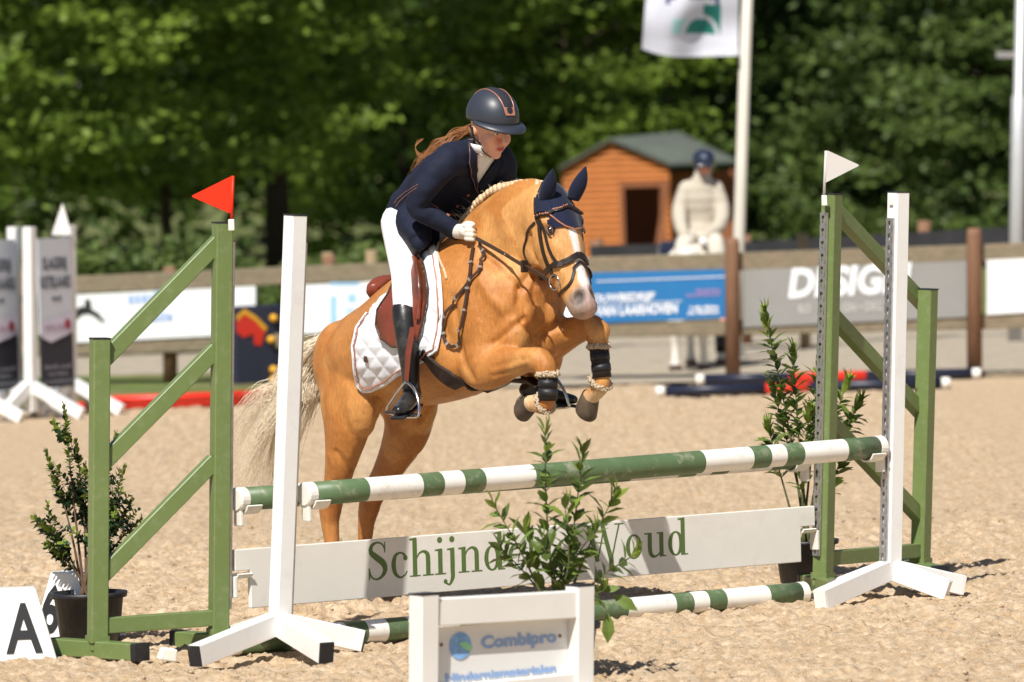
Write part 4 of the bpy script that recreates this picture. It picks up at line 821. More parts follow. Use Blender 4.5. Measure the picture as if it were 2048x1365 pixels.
def horse_shape():
    mb = MB()
    hloft(mb, [(-.015, 1.00, 0, .05, .04), (.01, 1.00, 0, .14, .10), (.08, 1.02, 0, .20, .165), (.21, 1.055, 0, .225, .225), (.38, 1.10, 0, .245, .25), (.58, 1.155, 0, .285, .27), (.78, 1.215, 0, .315, .27), (.97, 1.28, 0, .325, .245), (1.13, 1.315, 0, .30, .225), (1.27, 1.32, 0, .24, .205), (1.36, 1.315, 0, .17, .16), (1.41, 1.31, 0, .08, .09)])
    hloft(mb, [(.93, 1.36, 0, .24, .17), (1.04, 1.42, 0, .255, .16), (1.15, 1.52, 0, .235, .13), (1.26, 1.61, 0, .195, .108), (1.36, 1.67, 0, .16, .095), (1.45, 1.70, 0, .12, .085), (1.49, 1.71, 0, .07, .06)])
    # head
    hloft(mb, [(1.41, 1.775, 0, .05, .05), (1.44, 1.735, 0, .10, .085), (1.485, 1.645, 0, .122, .105), (1.535, 1.545, 0, .118, .098), (1.585, 1.455, 0, .097, .075), (1.632, 1.385, 0, .078, .060), (1.675, 1.325, 0, .068, .058), (1.705, 1.285, 0, .058, .056), (1.722, 1.262, 0, .03, .035)])
    for s in (-1, 1):
        hball(mb, 1.455, 1.545, s*.055, .085, .095, .035, -.9)        # jowl
        hball(mb, 1.555, 1.645, s*.075, .040, .035, .030)             # brow
        hball(mb, 1.60, 1.50, s*.055, .02, .12, .018, .52)             # facial crest
        hball(mb, 1.705, 1.335, s*.040, .030, .036, .022)             # nostril wing
        # quarters, shoulder, chest
        hball(mb, .17, 1.04, s*.115, .18, .20, .105, .3)
        hball(mb, .29, .93, s*.15, .15, .20, .09, .2)
        hball(mb, 1.14, 1.25, s*.155, .17, .23, .085, .35)
        hball(mb, 1.315, 1.20, s*.088, .10, .125, .078)
        hball(mb, 1.365, 1.27, s*.065, .06, .08, .05)
        hball(mb, 1.25, 1.29, s*.16, .06, .10, .05, .5)
        hball(mb, 1.02, 1.12, s*.20, .10, .16, .06, .5)
        hball(mb, 1.27, 1.075 if s < 0 else 1.17, s*.165, .10, .075, .05, .1)
        hball(mb, 1.60, 1.08 if s < 0 else 1.195, s*.145, .052, .045, .052)
        hball(mb, 1.20, 1.10, s*.165, .11, .12, .065)
        hball(mb, .80, 1.17, s*.17, .28, .20, .11, .3)
    hball(mb, .80, 1.52, 0, .18, .06, .05, .5)                        # withers
    hball(mb, 1.655, 1.285, 0, .04, .03, .04, -.8)                    # chin
    # hind legs
    hloft(mb, [(.15, 1.05, -.11, .12, .10), (.23, .90, -.145, .145, .10), (.235, .79, -.155, .122, .088), (.205, .68, -.16, .092, .068), (.155, .565, -.155, .068, .052), (.105, .475, -.15, .058, .045), (.083, .42, -.148, .057, .043), (.082, .36, -.148, .043, .036), (.10, .24, -.148, .034, .031), (.118, .145, -.148, .039, .036), (.125, .115, -.148, .041, .038), (.145, .075, -.148, .036, .036), (.16, .045, -.148, .042, .042)], 16)
    hloft(mb, [(.12, 1.05, .13, .13, .11), (.22, .88, .165, .155, .10), (.225, .77, .165, .13, .085), (.15, .66, .16, .09, .065), (.06, .555, .155, .068, .050), (-.02, .47, .15, .058, .044), (-.05, .41, .148, .055, .042), (-.07, .35, .148, .042, .035), (-.09, .23, .148, .034, .031), (-.095, .145, .148, .039, .036), (-.09, .115, .148, .041, .038), (-.07, .075, .148, .036, .036), (-.055, .045, .148, .042, .042)], 16)
    # forelegs, folded over the rails
    hloft(mb, [(1.10, 1.13, -.15, .10, .075), (1.20, 1.055, -.16, .095, .075), (1.30, 1.055, -.158, .083, .066), (1.42, 1.078, -.152, .062, .054), (1.52, 1.09, -.147, .052, .048), (1.585, 1.085, -.145, .056, .05), (1.622, 1.052, -.143, .046, .044), (1.628, 1.0, -.142, .035, .032), (1.628, .95, -.142, .030, .028), (1.620, .922, -.142, .036, .034), (1.59, .905, -.142, .037, .035), (1.545, .910, -.142, .034, .034), (1.50, .915, -.142, .038, .040)], 16)
    hloft(mb, [(1.10, 1.18, .15, .10, .075), (1.22, 1.15, .155, .10, .075), (1.32, 1.165, .152, .082, .064), (1.43, 1.19, .147, .062, .054), (1.53, 1.21, .143, .054, .049), (1.58, 1.20, .142, .056, .05), (1.60, 1.155, .142, .046, .043), (1.607, 1.09, .142, .036, .032), (1.615, 1.03, .142, .030, .028), (1.620, .997, .142, .036, .034), (1.608, .968, .142, .037, .035), (1.565, .938, .142, .034, .034), (1.53, .92, .142, .038, .040)], 16)
    return mb
raw = horse_shape(); HM = remeshed(raw, .0105, 7, .5)
# nostrils pressed in, mouth line
for i, v in enumerate(HM.v):
    f, u, l = loc(v)
    for s in (-1, 1):
        d = math.hypot((f-1.722)/.017, (u-1.335)/.026)
        if abs(l) > .015 and l*s > 0 and d < 1.3: v += HL*(-s)*.018*max(0, 1-d/1.3)-HF*.008*max(0, 1-d/1.3)
HB = bvh(HM)
def lines(*ps):
    out = []
    for poly in ps:
        for (a, b) in zip(poly, poly[1:]):
            n_ = max(2, int(math.hypot(b[0]-a[0], b[1]-a[1])/4))
            for k in range(n_): h_ = pixhit(HB, a[0]+(b[0]-a[0])*k/n_, a[1]+(b[1]-a[1])*k/n_); out += [h_[0]] if h_[0] is not None else []
    return np.array([loc(p) for p in out])
def carve(pts, depth, wd):
    V = np.array([loc(v) for v in HM.v]); N_ = np.zeros(len(V)); A = np.concatenate([pts, pts*np.array([1, 1, -1])])
    lo, hi = A.min(0)-3*wd, A.max(0)+3*wd; ix = np.where(((V > lo) & (V < hi)).all(1))[0]
    d = np.sqrt(((V[ix][:, None, :]-A[None])**2).sum(-1)).min(1); wgt = depth*np.exp(-(d/wd)**2)
    for i, w_ in zip(ix, wgt):
        if abs(w_) > 1e-4: NV[i] = NV.get(i, 0)+w_
me_ = bpy.data.meshes.new('n'); setmesh(me_, HM.v, HM.f); NRM = [v.normal.copy() for v in me_.vertices]; NV = {}
# muscle furrows (positive carves in) and ridges
carve(lines([(1062, 545), (1040, 575), (1018, 560), (985, 530), (960, 510)]), 0.015, .018)      # neck meets shoulder
carve(lines([(1040, 575), (1036, 610), (1046, 640), (1062, 665), (1070, 690)]), 0.0195, .014)      # pectoral split
carve(lines([(1046, 640), (1010, 668), (985, 690)]), 0.012, .014)                                # forearm fold
carve(lines([(960, 560), (985, 600), (1010, 622)]), -0.009, .022)
carve(lines([(905, 600), (915, 660), (925, 720), (945, 760)]), 0.012, .022)                      # behind the shoulder
carve(lines([(752, 800), (757, 835), (748, 870), (742, 890)]), 0.024, .016)                      # stifle fold
carve(lines([(735, 800), (748, 822)]), -0.009, .016)
carve(lines([(985, 735), (1030, 722), (1062, 716)]), 0.0067, .008); carve(lines([(985, 752), (1030, 742), (1058, 732)]), 0.006, .008)
carve(lines([(672, 905), (700, 940), (712, 948)]), 0.009, .014); carve(lines([(655, 905), (668, 935), (670, 960)]), -0.006, .010)
carve(lines([(1125, 650), (1150, 655)]), 0.006, .010); carve(lines([(1078, 700), (1090, 722), (1094, 738)]), -0.0075, .012)
carve(lines([(1060, 470), (1062, 500), (1074, 526)]), 0.012, .012)                               # behind the jowl
carve(lines([(1112, 490), (1120, 510)]), -0.006, .012); carve(lines([(1140, 604), (1152, 612), (1166, 614)]), 0.0075, .005)    # mouth
carve(lines([(1080, 540), (1100, 580), (1095, 610)]), 0.009, .012); carve(lines([(1000, 440), (1020, 480), (1030, 520)]), -0.0075, .03)
for vn in ([(955, 640), (978, 662), (990, 690)], [(990, 590), (1000, 625), (1020, 645)], [(1000, 700), (1030, 705), (1055, 712)], [(1112, 500), (1118, 530), (1128, 550)], [(690, 860), (705, 890), (700, 920)], [(800, 790), (850, 800), (900, 792)]): carve(lines(vn), -.0035, .006)
for i, w_ in NV.items(): HM.v[i] -= NRM[i]*w_
NOS = pixhit(HB, 1158, 590)[0]; NOS = loc(NOS)
for v in HM.v:
    f, u, l = loc(v); d = math.sqrt(((f-NOS[0])/.022)**2+((u-NOS[1])/.034)**2+((abs(l)-abs(NOS[2]))/.03)**2)
    if d < 1.4: v -= HF*.015*max(0, 1-d/1.4)-HL*(-.012 if l > 0 else .012)*max(0, 1-d/1.4)
bpy.data.meshes.remove(me_); HB = bvh(HM)
EYE = loc(pixhit(HB, 1101, 461)[0])
def coat(HM):
    V = np.array([loc(v) for v in HM.v]); f, u, l = V.T; n = len(V); C = np.tile(np.array(lin(188, 126, 64)), (n, 1))
    nz = np.array([mnoise.fractal(Vector((a*4, b*4, c*4)), 1.0, 2.0, 4) for a, b, c in V])
    def mixc(col, wgt): 
        nonlocal C
        wgt = np.clip(wgt, 0, 1)[:, None]; C = C*(1-wgt)+np.array(col)*wgt
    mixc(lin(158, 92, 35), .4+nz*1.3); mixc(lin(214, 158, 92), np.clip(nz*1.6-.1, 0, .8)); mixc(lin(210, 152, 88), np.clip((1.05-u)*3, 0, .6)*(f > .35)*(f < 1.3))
    al = (f-1.44)*.51-(u-1.735)*.86; pe = (f-1.44)*.86+(u-1.735)*.51; head = (al > -.05) & (al < .7) & (np.abs(pe) < .15) & (np.abs(l) < .13)
    mixc(lin(214, 160, 98), np.where(head, .6, 0))
    # blaze down the middle of the face
    mid = (1.62+(1.50-u)*.52); front = f-(1.66+(1.53-u)*.54)
    bw = np.interp(u, [1.30, 1.42, 1.52, 1.60, 1.66], [.030, .019, .013, .017, .005])
    mixc(lin(238, 228, 220), np.where(head & (front > -.06) & (u < 1.66), 1-np.clip((np.abs(l-.004+nz*.006)-bw)/.008, 0, 1), 0))
    muz = np.clip((1.372-u+(f-1.68)*.5+nz*.02)/.05, 0, 1)*head*(pe > -.10)*(np.abs(l) < .085)
    mixc(lin(160, 142, 130), muz*.85); mixc(lin(200, 158, 148), np.where((np.abs(l) < .028) & (f > 1.70), muz*.6, 0))
    for s in (-1, 1):
        mixc(lin(120, 104, 96), np.where(l*s > 0, .85*(1.5-np.sqrt(((f-NOS[0])/.035)**2+((u-NOS[1]+.02)/.055)**2+((np.abs(l)-abs(NOS[2]))/.05)**2)), 0))
        mixc(lin(48, 38, 36), np.where(l*s > 0, 1.9-1.4*np.sqrt(((f-NOS[0])/.018)**2+((u-NOS[1])/.032)**2+((np.abs(l)-abs(NOS[2]))/.026)**2), 0))
        mixc(lin(88, 62, 46), np.where(l*s > 0, 1.25-np.sqrt(((f-EYE[0])/.036)**2+((u-EYE[1])/.028)**2+((np.abs(l)-abs(EYE[2]))/.04)**2), 0)*.8)
    # paler lower legs
    mixc(lin(226, 196, 158), np.where((u < .22) & (f < .4), np.clip((.20-u)/.1, 0, 1), 0)*(l < 0))
    pf = (f > 1.43) & (u < .96) & (l < 0); mixc(lin(222, 190, 150), np.where(pf, np.clip((1.61-f+nz*.03)/.11, 0, .85), 0))
    pf = (f > 1.43) & (u < .97) & (l > 0); mixc(lin(226, 198, 158), np.where(pf, np.clip((.965-u+nz*.03)/.07, 0, .85), 0))
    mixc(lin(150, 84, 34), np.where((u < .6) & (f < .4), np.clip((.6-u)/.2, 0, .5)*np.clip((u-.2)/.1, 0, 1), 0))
    return C
horse = thing('horse', 'palomino horse with braided mane taking off over the striped rails', 'horse', HO)
M_coat = mat('coat', (1, 1, 1), .40, .22, 95, .4, 420, .5, attr='Col', stretch=(1, 1, .35))
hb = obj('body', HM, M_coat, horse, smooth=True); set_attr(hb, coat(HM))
M_horn = mat('hoof_horn', (.060, .043, .032), .5, .35, 18, .2, 40, .4, col2=(.13, .09, .06))
M_hoofp = mat('hoof_pale', (.42, .33, .23), .55, .2, 18, .1, 40, .4)
def hoof(c, toe, upv, m, s=1.0):
    # truncated cone; c = coronet centre, toe direction, up direction
    toe = toe.normalized(); upv = (upv-toe*upv.dot(toe)).normalized(); sd = toe.cross(upv); mb = MB(); n = 18; prof = [(.037, .004, -.002), (.041, -.008, .003), (.046, -.04, .014), (.050, -.068, .023), (.046, -.080, .024), (.0, -.080, .022)]
    vs = [c+upv*z*s+toe*(dx*s)+toe*(r_*s*1.08*math.cos(2*math.pi*j/n))+sd*(r_*s*math.sin(2*math.pi*j/n)) for r_, z, dx in prof for j in range(n)]
    mb.add(vs, [(i*n+j, i*n+(j+1) % n, (i+1)*n+(j+1) % n, (i+1)*n+j) for i in range(len(prof)-1) for j in range(n)]); obj('hoof', mb, m, horse, smooth=True)
hoof(hl(.162, .070, -.148), HF, HZ, M_hoofp); hoof(hl(-.052, .070, .148), HF, HZ, M_horn)
hoof(hl(1.515, .913, -.142), -HZ*.97+HF*.15, HF*.97+HZ*.15, M_horn, .88); hoof(hl(1.54, .926, .142), HF*.70-HZ*.72, HF*.72+HZ*.70, M_horn, .95)
# eyes
M_eye = mat('eye', (.025, .012, .008), .08, .1, 30, spec=.8, coat=.6); M_lid = mat('eyelid', (.10, .06, .04), .5, .1, 30)
for s in (-1, 1):
    hit = HB.find_nearest(hl(EYE[0], EYE[1], s*abs(EYE[2]))); p, nn = hit[0], hit[1]
    e = MB(); e.ball(p-nn*.008, .0215, nu=18, nv=12); obj('eye', e, M_eye, horse, smooth=True)
    mb = MB(); ax = (HF*.54-HZ*.84); 
    for sg, r_ in ((1, .0045), (-1, .003)):
        pts = []
        for k in range(9):
            a = -1.25+k*2.5/8; pts.append(p-nn*.009+(nn*math.cos(a*.55)*.0215)+(ax*math.sin(a)*.021)+(nn.cross(ax)*(sg*s)*.011*math.cos(a)))
        mb.tube(pts, [r_*(.5+.5*math.sin(math.pi*(k+.5)/9)) for k in range(9)], 6)
    obj('eyelid', mb, M_lid, horse, smooth=True)
# braided mane: overlapping plaits along the crest, loose wisps at the withers
M_mane = mat('mane_hair', (.62, .47, .30), .6, .25, 90, .5, 260, .3, stretch=(1, 1, 1))
crest = [hx(*p) for p in ((1084, 366), (1040, 366), (1000, 376), (968, 398), (945, 425), (928, 446))]
rg0 = random.Random(8); cp = [Vector(p) for p in spline(crest, 9)]; mb = MB()
for i, p in enumerate(cp):
    if i % 2: continue
    t_ = (cp[min(i+1, len(cp)-1)]-cp[max(i-1, 0)]).normalized(); nup = HL.cross(t_); nup = nup if nup.z > 0 else -nup
    for s in (-1, 1):
        ax = (t_*.75+nup*.35+HL*(s*-.55)).normalized(); y = ax.cross(HL).normalized(); M = Matrix((ax, ax.cross(y), y)).transposed()
        k_ = rg0.uniform(.78, 1.15); mb.ball(p+HL*(s*.012-.012)+nup*rg0.uniform(-.009, -.003), (.026*k_, .014*k_, .018*k_), M, 12, 8)
obj('braided_mane', mb, M_mane, horse, smooth=True)
rg = random.Random(4); mb = MB()
for k in range(110):
    i = rg.randint(8, len(cp)-1); p = cp[i]+HL*rg.uniform(-.03, .01); L_ = rg.uniform(.012, .03) if i < 34 else rg.uniform(.03, .085)
    d = (-HF*rg.uniform(.3, 1)+HZ*rg.uniform(.1, .9)+HL*rg.uniform(-.6, .2)).normalized(); mb.tube([p, p+d*L_*.5+HZ*.004, p+d*L_-HZ*rg.uniform(0, .02)], [.0008, .0006, .0002], 4)
for k in range(40):   # thin plait hanging at the withers
    pass
obj('mane_wisps', mb, M_mane, horse)
pl = [Vector(p) for p in spline([hx(872, 478, -.10), hx(874, 505, -.16), hx(886, 535, -.20), hx(893, 556, -.215)], 8)]; mb = MB()
for i, p in enumerate(pl):
    h_ = HB.find_nearest(p); mb.ball(h_[0]+h_[1]*.004, (.006, .006, .009), None, 8, 6)
obj('thin_plait', mb, M_mane, horse, smooth=True)
# tail: strands from the dock, swept back and down
M_tail = mat('tail_hair', (.86, .75, .58), .55, .2, 40, spec=.4, island=.28)
mb = MB(); dock = hl(.0, 1.125, 0)
ends = [(470, 985), (468, 930), (475, 880), (500, 1000), (530, 1070), (545, 985), (560, 900), (590, 860), (520, 930), (485, 955), (600, 800), (540, 1040), (470, 1000), (575, 930)]
for lk in range(60):
    e = ends[lk % len(ends)]; l1 = rg.gauss(0, .07); tip = hx(e[0]+rg.gauss(0, 12), e[1]+rg.gauss(0, 20), l1); m1 = hx(641+rg.gauss(0, 6), 704+rg.gauss(0, 10), rg.gauss(0, .03)); m2 = hx(592+rg.gauss(0, 16), 778+rg.gauss(0, 24), l1*.6); m3 = m2.lerp(tip, .55)+HZ*rg.gauss(.04, .012)-HF*rg.gauss(0, .02)
    for k in range(46):
        o1, o2 = Vector((rg.gauss(0, .012), rg.gauss(0, .012), rg.gauss(0, .012))), Vector((rg.gauss(0, .02), rg.gauss(0, .02), rg.gauss(0, .02)))
        path = [Vector(p) for p in spline([dock+HL*rg.gauss(0, .02)+HZ*rg.uniform(-.04, .02)+HF*.02, m1+o1, m2+o1*1.6, m3+o1*1.5+o2*.5, tip+o1*.5+o2], 7)]; n_ = int(len(path)*rg.uniform(.75, 1)); w0 = rg.uniform(.0012, .0024); mb.tube(path[:n_], [w0*(1-.85*i/n_) for i in range(n_)], 4, cap=False)
obj('tail', mb, M_tail, horse, smooth=True)
# ------------------------------------------------------------ tack
M_leath = mat('brown_leather', (.055, .028, .018), .38, .2, 30, .1, 120, .5); M_leathb = mat('dark_leather', (.022, .013, .010), .4, .2, 30, .1, 120, .5)
M_tan = mat('tan_leather', (.20, .042, .022), .33, .18, 14, .08, 90, .5, col2=(.10, .030, .014)); M_navyc = mat('navy_cloth', (.012, .016, .040), .85, .15, 60, .25, 500, .2, sheen=.2)
M_padw = mat('pad_cotton', (.78, .80, .85), .75, .03, 20, .1, 300, .2); M_rose = mat('rose_trim', (.52, .22, .14), .35, .35, 160, spec=.6, metal=.3); M_chrome = mat('polished_steel', (.62, .62, .62), .18, .05, 20, metal=1.0)
M_pink = mat('pink_piping', (.62, .06, .13), .4, .1)
def mir(p): f, u, l = loc(p); return hl(f, u, -l)
def strap_pts(pts, bv, off, n=6, snap=True):
    out, nr = [], []
    for s in spline([tuple(hx(*p)) for p in pts], n):
        p = Vector(s); h_ = bv.find_nearest(p); q_, nn = h_[0], h_[1]
        if snap or (p-q_).dot(nn) < off: p = q_+nn*off
        out.append(p); nr.append(nn)
    return out, nr
def strap(name, pts, wd, m, parent, th=.004, off=.003, n=6, both=True, bv=None, snap=True):
    P_, N_ = strap_pts(pts, bv or HB, off, n, snap); mb = MB(); mb.ribbon(P_, N_, wd, th); o = obj(name, mb, m, parent)
    if both:
        mb = MB(); Pm = [mir(p) for p in P_]; Nm = [mir(HO+q_)-HO for q_ in N_]; mb.ribbon(Pm, Nm, wd, th); obj(name, mb, m, parent)
    return P_, N_
def inpoly(x, y, poly):
    c = False; j = len(poly)-1
    for i in range(len(poly)):
        xi, yi = poly[i]; xj, yj = poly[j]
        if (yi > y) != (yj > y) and x < (xj-xi)*(y-yi)/(yj-yi)+xi: c = not c
        j = i
    return c
def patch(bv, poly, step, off, bumpf=None):
    xs = [p[0] for p in poly]; ys = [p[1] for p in poly]; ids = {}; mb = MB()
    nx_, ny_ = int((max(xs)-min(xs))/step)+2, int((max(ys)-min(ys))/step)+2
    for i in range(nx_):
        for j in range(ny_):
            x, y = min(xs)+i*step, min(ys)+j*step
            if inpoly(x, y, poly):
                h_ = pixhit(bv, x, y)
                if h_[0] is not None and h_[1].dot(ray(x, y)) < 0:
                    b = bumpf(x, y) if bumpf else 0; ids[(i, j)] = len(mb.v); mb.v.append(h_[0]+h_[1]*(off+b))
    for (i, j) in list(ids):
        k = [(i, j), (i, j+1), (i+1, j+1), (i+1, j)]
        if all(q_ in ids for q_ in k):
            v_ = [mb.v[ids[q_]] for q_ in k]
            if max((v_[0]-v_[2]).length, (v_[1]-v_[3]).length) < .06: mb.f.append([ids[q_] for q_ in k]); mb.m.append(0)
    return mb
def mirmb(mb):
    o_ = MB(); o_.v = [mir(p) for p in mb.v]; o_.f = [f[::-1] for f in mb.f]; o_.m = list(mb.m); return o_
def edge(bv, poly, off, r_, n=4):
    out = []
    for (a, b) in zip(poly, poly[1:]):
        d = max(2, int(math.hypot(b[0]-a[0], b[1]-a[1])/3))
        for k in range(d):
            x, y = a[0]+(b[0]-a[0])*k/d, a[1]+(b[1]-a[1])*k/d; h_ = pixhit(bv, x, y)
            if h_[0] is not None: out.append(h_[0]+h_[1]*off)
    mb = MB()
    if len(out) > 2: mb.tube(out, r_, 6)
    return mb
# saddle pad
pad = thing('saddle_pad', 'white quilted saddle pad with sparkling trim under the saddle', 'saddle pad', hl(.5, 1.2))
PADP = [(738, 628), (717, 657), (709, 694), (713, 746), (718, 770), (727, 781), (745, 779), (772, 767), (800, 748), (846, 722), (868, 708), (878, 700), (884, 665), (889, 632), (887, 590), (884, 555), (876, 510), (864, 476), (845, 500), (820, 545), (790, 575), (760, 600)]
def quilt(x, y):
    a, b = (x*.80+y*.6)/24, (x*.75-y*.66)/24
    return .007*min(1, 2.2*min(abs(a-round(a)), abs(b-round(b))))**.6
pm = patch(HB, PADP, 2.5, .010, quilt); obj('panel', pm, M_padw, pad, smooth=True); obj('panel', mirmb(pm), M_padw, pad, smooth=True)
for poly, off, r_, m, nm in ((PADP[:18], .012, .0055, M_padw, 'binding'), ([(x+(6 if i < 6 else 0)-(6 if i > 10 else 0), y-(7 if 3 < i < 11 else 0)) for i, (x, y) in enumerate(PADP[:17])], .018, .0032, M_rose, 'trim')):
    e_ = edge(HB, poly, off, r_); obj(nm, e_, m, pad, smooth=True); obj(nm, mirmb(e_), m, pad, smooth=True)
lg = patch(HB, [(735, 708), (744, 712), (743, 725), (734, 722)], 1.5, .021); obj('badge', lg, M_leath, pad)
# saddle
sad = thing('saddle', 'brown leather jumping saddle with pink piping', 'saddle', hl(.5, 1.3))
FLAP = [(834, 512), (850, 518), (860, 545), (865, 580), (862, 610), (853, 650), (843, 680), (820, 694), (795, 692), (773, 677), (763, 652), (766, 624), (786, 594), (802, 560)]
fm = patch(HB, FLAP, 2.5, .030); obj('flap', fm, M_tan, sad, smooth=True); obj('flap', mirmb(fm), M_tan, sad, smooth=True)
e_ = edge(HB, FLAP+[FLAP[0]], .029, .005); obj('flap_edge', e_, M_leath, sad, smooth=True); obj('flap_edge', mirmb(e_), M_leath, sad, smooth=True)
kr = edge(HB, [(843, 525), (852, 560), (854, 600), (848, 645)], .040, .012); obj('knee_roll', kr, M_tan, sad, smooth=True); obj('knee_roll', mirmb(kr), M_tan, sad, smooth=True)
mb = MB(); S = spline([(*hx(780, 580), .06, .028), (*hx(788, 572), .095, .040), (*hx(800, 572), .11, .035), (*hx(815, 560), .12, .032), (*hx(842, 530), .09, .036), (*hx(858, 506), .06, .034), (*hx(864, 498), .03, .02)], 5)
mb.tube([s[:3] for s in S], [(s[3], s[4]) for s in S], 18, side=HL); obj('seat', mb, M_tan, sad, smooth=True)
mb = MB(); S = [Vector(hx(780, 578, 0))+HL*(.11*math.sin(a))+HF*(.05*(1-math.cos(a)))+HZ*(.03*math.cos(a)-.015) for a in [x*.2 for x in range(-7, 8)]]; mb.tube(S, [.032+.014*math.cos(x*.2) for x in range(-7, 8)], 10); obj('cantle', mb, M_tan, sad, smooth=True)
mb = MB(); mb.tube([p+HZ*.0-HF*.044 for p in S], .0042, 6); obj('piping', mb, M_pink, sad, smooth=True)
mb = MB(); S2 = [p-HZ*.07+HF*.0 for p in S]; mb.tube(S2, [.028+.012*math.cos(x*.2) for x in range(-7, 8)], 10); obj('panel_roll', mb, M_tan, sad, smooth=True)
mb = MB(); mb.tube([p-HZ*.035-HF*.03 for p in S], .004, 6); obj('piping', mb, M_pink, sad, smooth=True)
P_, N_ = strap_pts([(848, 706, -.25), (880, 735, -.24), (915, 757, -.2), (955, 775, -.12), (985, 785, 0.0)], HB, .006)
gp, gn = P_+[mir(p) for p in P_[::-1]][1:], N_+[mir(HO+q_)-HO for q_ in N_[::-1]][1:]
mb = MB(); mb.ribbon(gp, gn, [.05+.03*math.sin(math.pi*i/(len(gp)-1)) for i in range(len(gp))], .012); obj('girth', mb, M_leathb, sad, smooth=False)
st_top = hx(826, 655, -.335); st_b = hx(813, 764, -.365)
for d in (-.006, .008):
    mb = MB(); mb.ribbon([st_top+HF*d, st_top.lerp(st_b, .5)+HF*d*1.1-HL*.008, st_b+HF*d*.4], [-HL]*3, .022, .004); obj('stirrup_leather', mb, M_tan, sad)
def stirrup(fl_):
    mb = MB(); path = [(812, 764), (797, 782), (783, 803), (774, 818), (779, 826), (806, 834), (832, 834), (838, 824), (836, 800), (828, 778), (814, 764)]
    S = [Vector(s) for s in spline([tuple(hx(x, y, -.365+.035*((y-764)/70)*(1 if x < 810 else -.6))) for x, y in path], 4)]
    if fl_: S = [mir(p) for p in S]
    mb.tube(S, .0065, 8); o_ = obj('stirrup', mb, M_chrome, sad, smooth=True)
    a, b = hx(779, 824, -.335), hx(834, 832, -.385); a, b = (mir(a), mir(b)) if fl_ else (a, b); mb = MB(); mb.beam(a, b, .045, .010); obj('tread', mb, M_black, o_, bevel=.003)
stirrup(0); stirrup(1)
# ear bonnet
bon = thing('ear_bonnet', 'navy crocheted ear bonnet with glitter edge on the horse head', 'ear bonnet', hl(1.5, 1.7))
BON = [(1076, 390), (1072, 408), (1072, 424), (1090, 424), (1108, 436), (1128, 450), (1148, 457), (1166, 453), (1176, 440), (1178, 425), (1172, 408), (1162, 390), (1150, 372), (1128, 360), (1105, 358), (1085, 368)]
bm2 = patch(HB, BON, 2.0, .007, lambda x, y: .0015*math.sin((x*.5+y)*1.1) if y < 418 else 0)
e_ = edge(HB, BON+[BON[0]], .006, .0035); obj('cap_edge', e_, M_navyc, bon, smooth=True); obj('cap', bm2, M_navyc, bon, smooth=True); obj('cap', mirmb(bm2), M_navyc, bon, smooth=True)
e_ = edge(HB, [(1092, 428), (1110, 440), (1130, 454), (1148, 460), (1166, 456), (1175, 444)], .009, .0035); obj('glitter_edge', e_, M_rose, bon, smooth=True)
for (b0, b1, tip, l0, w_) in (((1074, 398), (1110, 384), (1106, 338), -.055, .031), ((1136, 384), (1164, 392), (1172, 333), .055, .030)):
    base = hx((b0[0]+b1[0])/2, (b0[1]+b1[1])/2, l0); tp = hx(*tip, l0*1.25); ax = tp-base; mb = MB()
    S = [base-ax*.18, base+ax*.1, base+ax*.38+HF*.004, base+ax*.68+HF*.003, base+ax*.9, tp]; mb.tube([tuple(s) for s in spline([tuple(s) for s in S], 3)], [(w_*a, w_*b) for a, b in [(s[0], s[1]) for s in spline([(.9, .7), (1.05, .8), (1.0, .68), (.68, .45), (.28, .2), (.05, .05)], 3)]], 14, side=HL*.8+HF*.6); obj('ear_sleeve', mb, M_navyc, bon, smooth=True)
# bridle
br = thing('bridle', 'dark leather bridle with beaded browband and long reins', 'bridle', hl(1.6, 1.4))
strap('cheekpiece', [(1067, 392, -.095), (1066, 432, -.12), (1072, 455, -.12), (1081, 505, -.11), (1090, 535, -.10), (1100, 558, -.09)], .017, M_leathb, br, .005)
strap('cheekpiece', [(1074, 440, -.12), (1083, 470, -.12), (1092, 500, -.11), (1105, 529, -.10)], .012, M_leathb, br, .005)
strap('throatlash', [(1064, 445, -.12), (1050, 468, -.11), (1043, 499, -.10), (1050, 519, -.09), (1066, 528, -.06)], .010, M_leathb, br, .004)
bp, bn = strap('browband', [(1066, 433, -.12), (1092, 411, -.11), (1120, 404, -.07), (1141, 404, 0.0)], .016, M_leathb, br, .006, .009)
mb = MB()
for p in bp[::1]: mb.ball(p+HZ*.0+(p-hl(1.5, 1.6)).normalized()*.008, .0035, nu=6, nv=4)
obj('browband_beads', tag(mb, None) if False else mb, M_rose, br, smooth=True)['kind'] = 'stuff'
strap('noseband', [(1103, 531, -.09), (1124, 523, -.08), (1146, 513, -.05), (1160, 508, 0.0)], .026, M_leathb, br, .008)
strap('noseband_back', [(1103, 531, -.09), (1092, 545, -.06), (1088, 552, 0.0)], .022, M_leathb, br, .006)
strap('flash_strap', [(1163, 522, 0.0), (1150, 531, -.05), (1140, 552, -.075), (1130, 578, -.06), (1124, 592, 0.0)], .012, M_leathb, br, .004)
for s in (0, 1):
    c_ = hx(1104, 566, -.085); c_ = HB.find_nearest(c_)[0]+(HB.find_nearest(c_)[1]*.012); pts = [c_+(HF*.6-HZ*.8)*(.031*math.cos(a))+(HF*.8+HZ*.6)*(.031*math.sin(a)) for a in [2*math.pi*k/20 for k in range(21)]]
    mb = MB(); mb.tube([mir(p) for p in pts] if s else pts, .0035, 6); obj('bit_ring', mb, M_chrome, br, smooth=True)
rp, rn = strap('rein', [(1096, 560, -.11), (1075, 546, -.13), (1050, 533, -.14), (1000, 503, -.15), (952, 477, -.145)], .017, M_leath, br, .004, .010, 8, True, None, False)
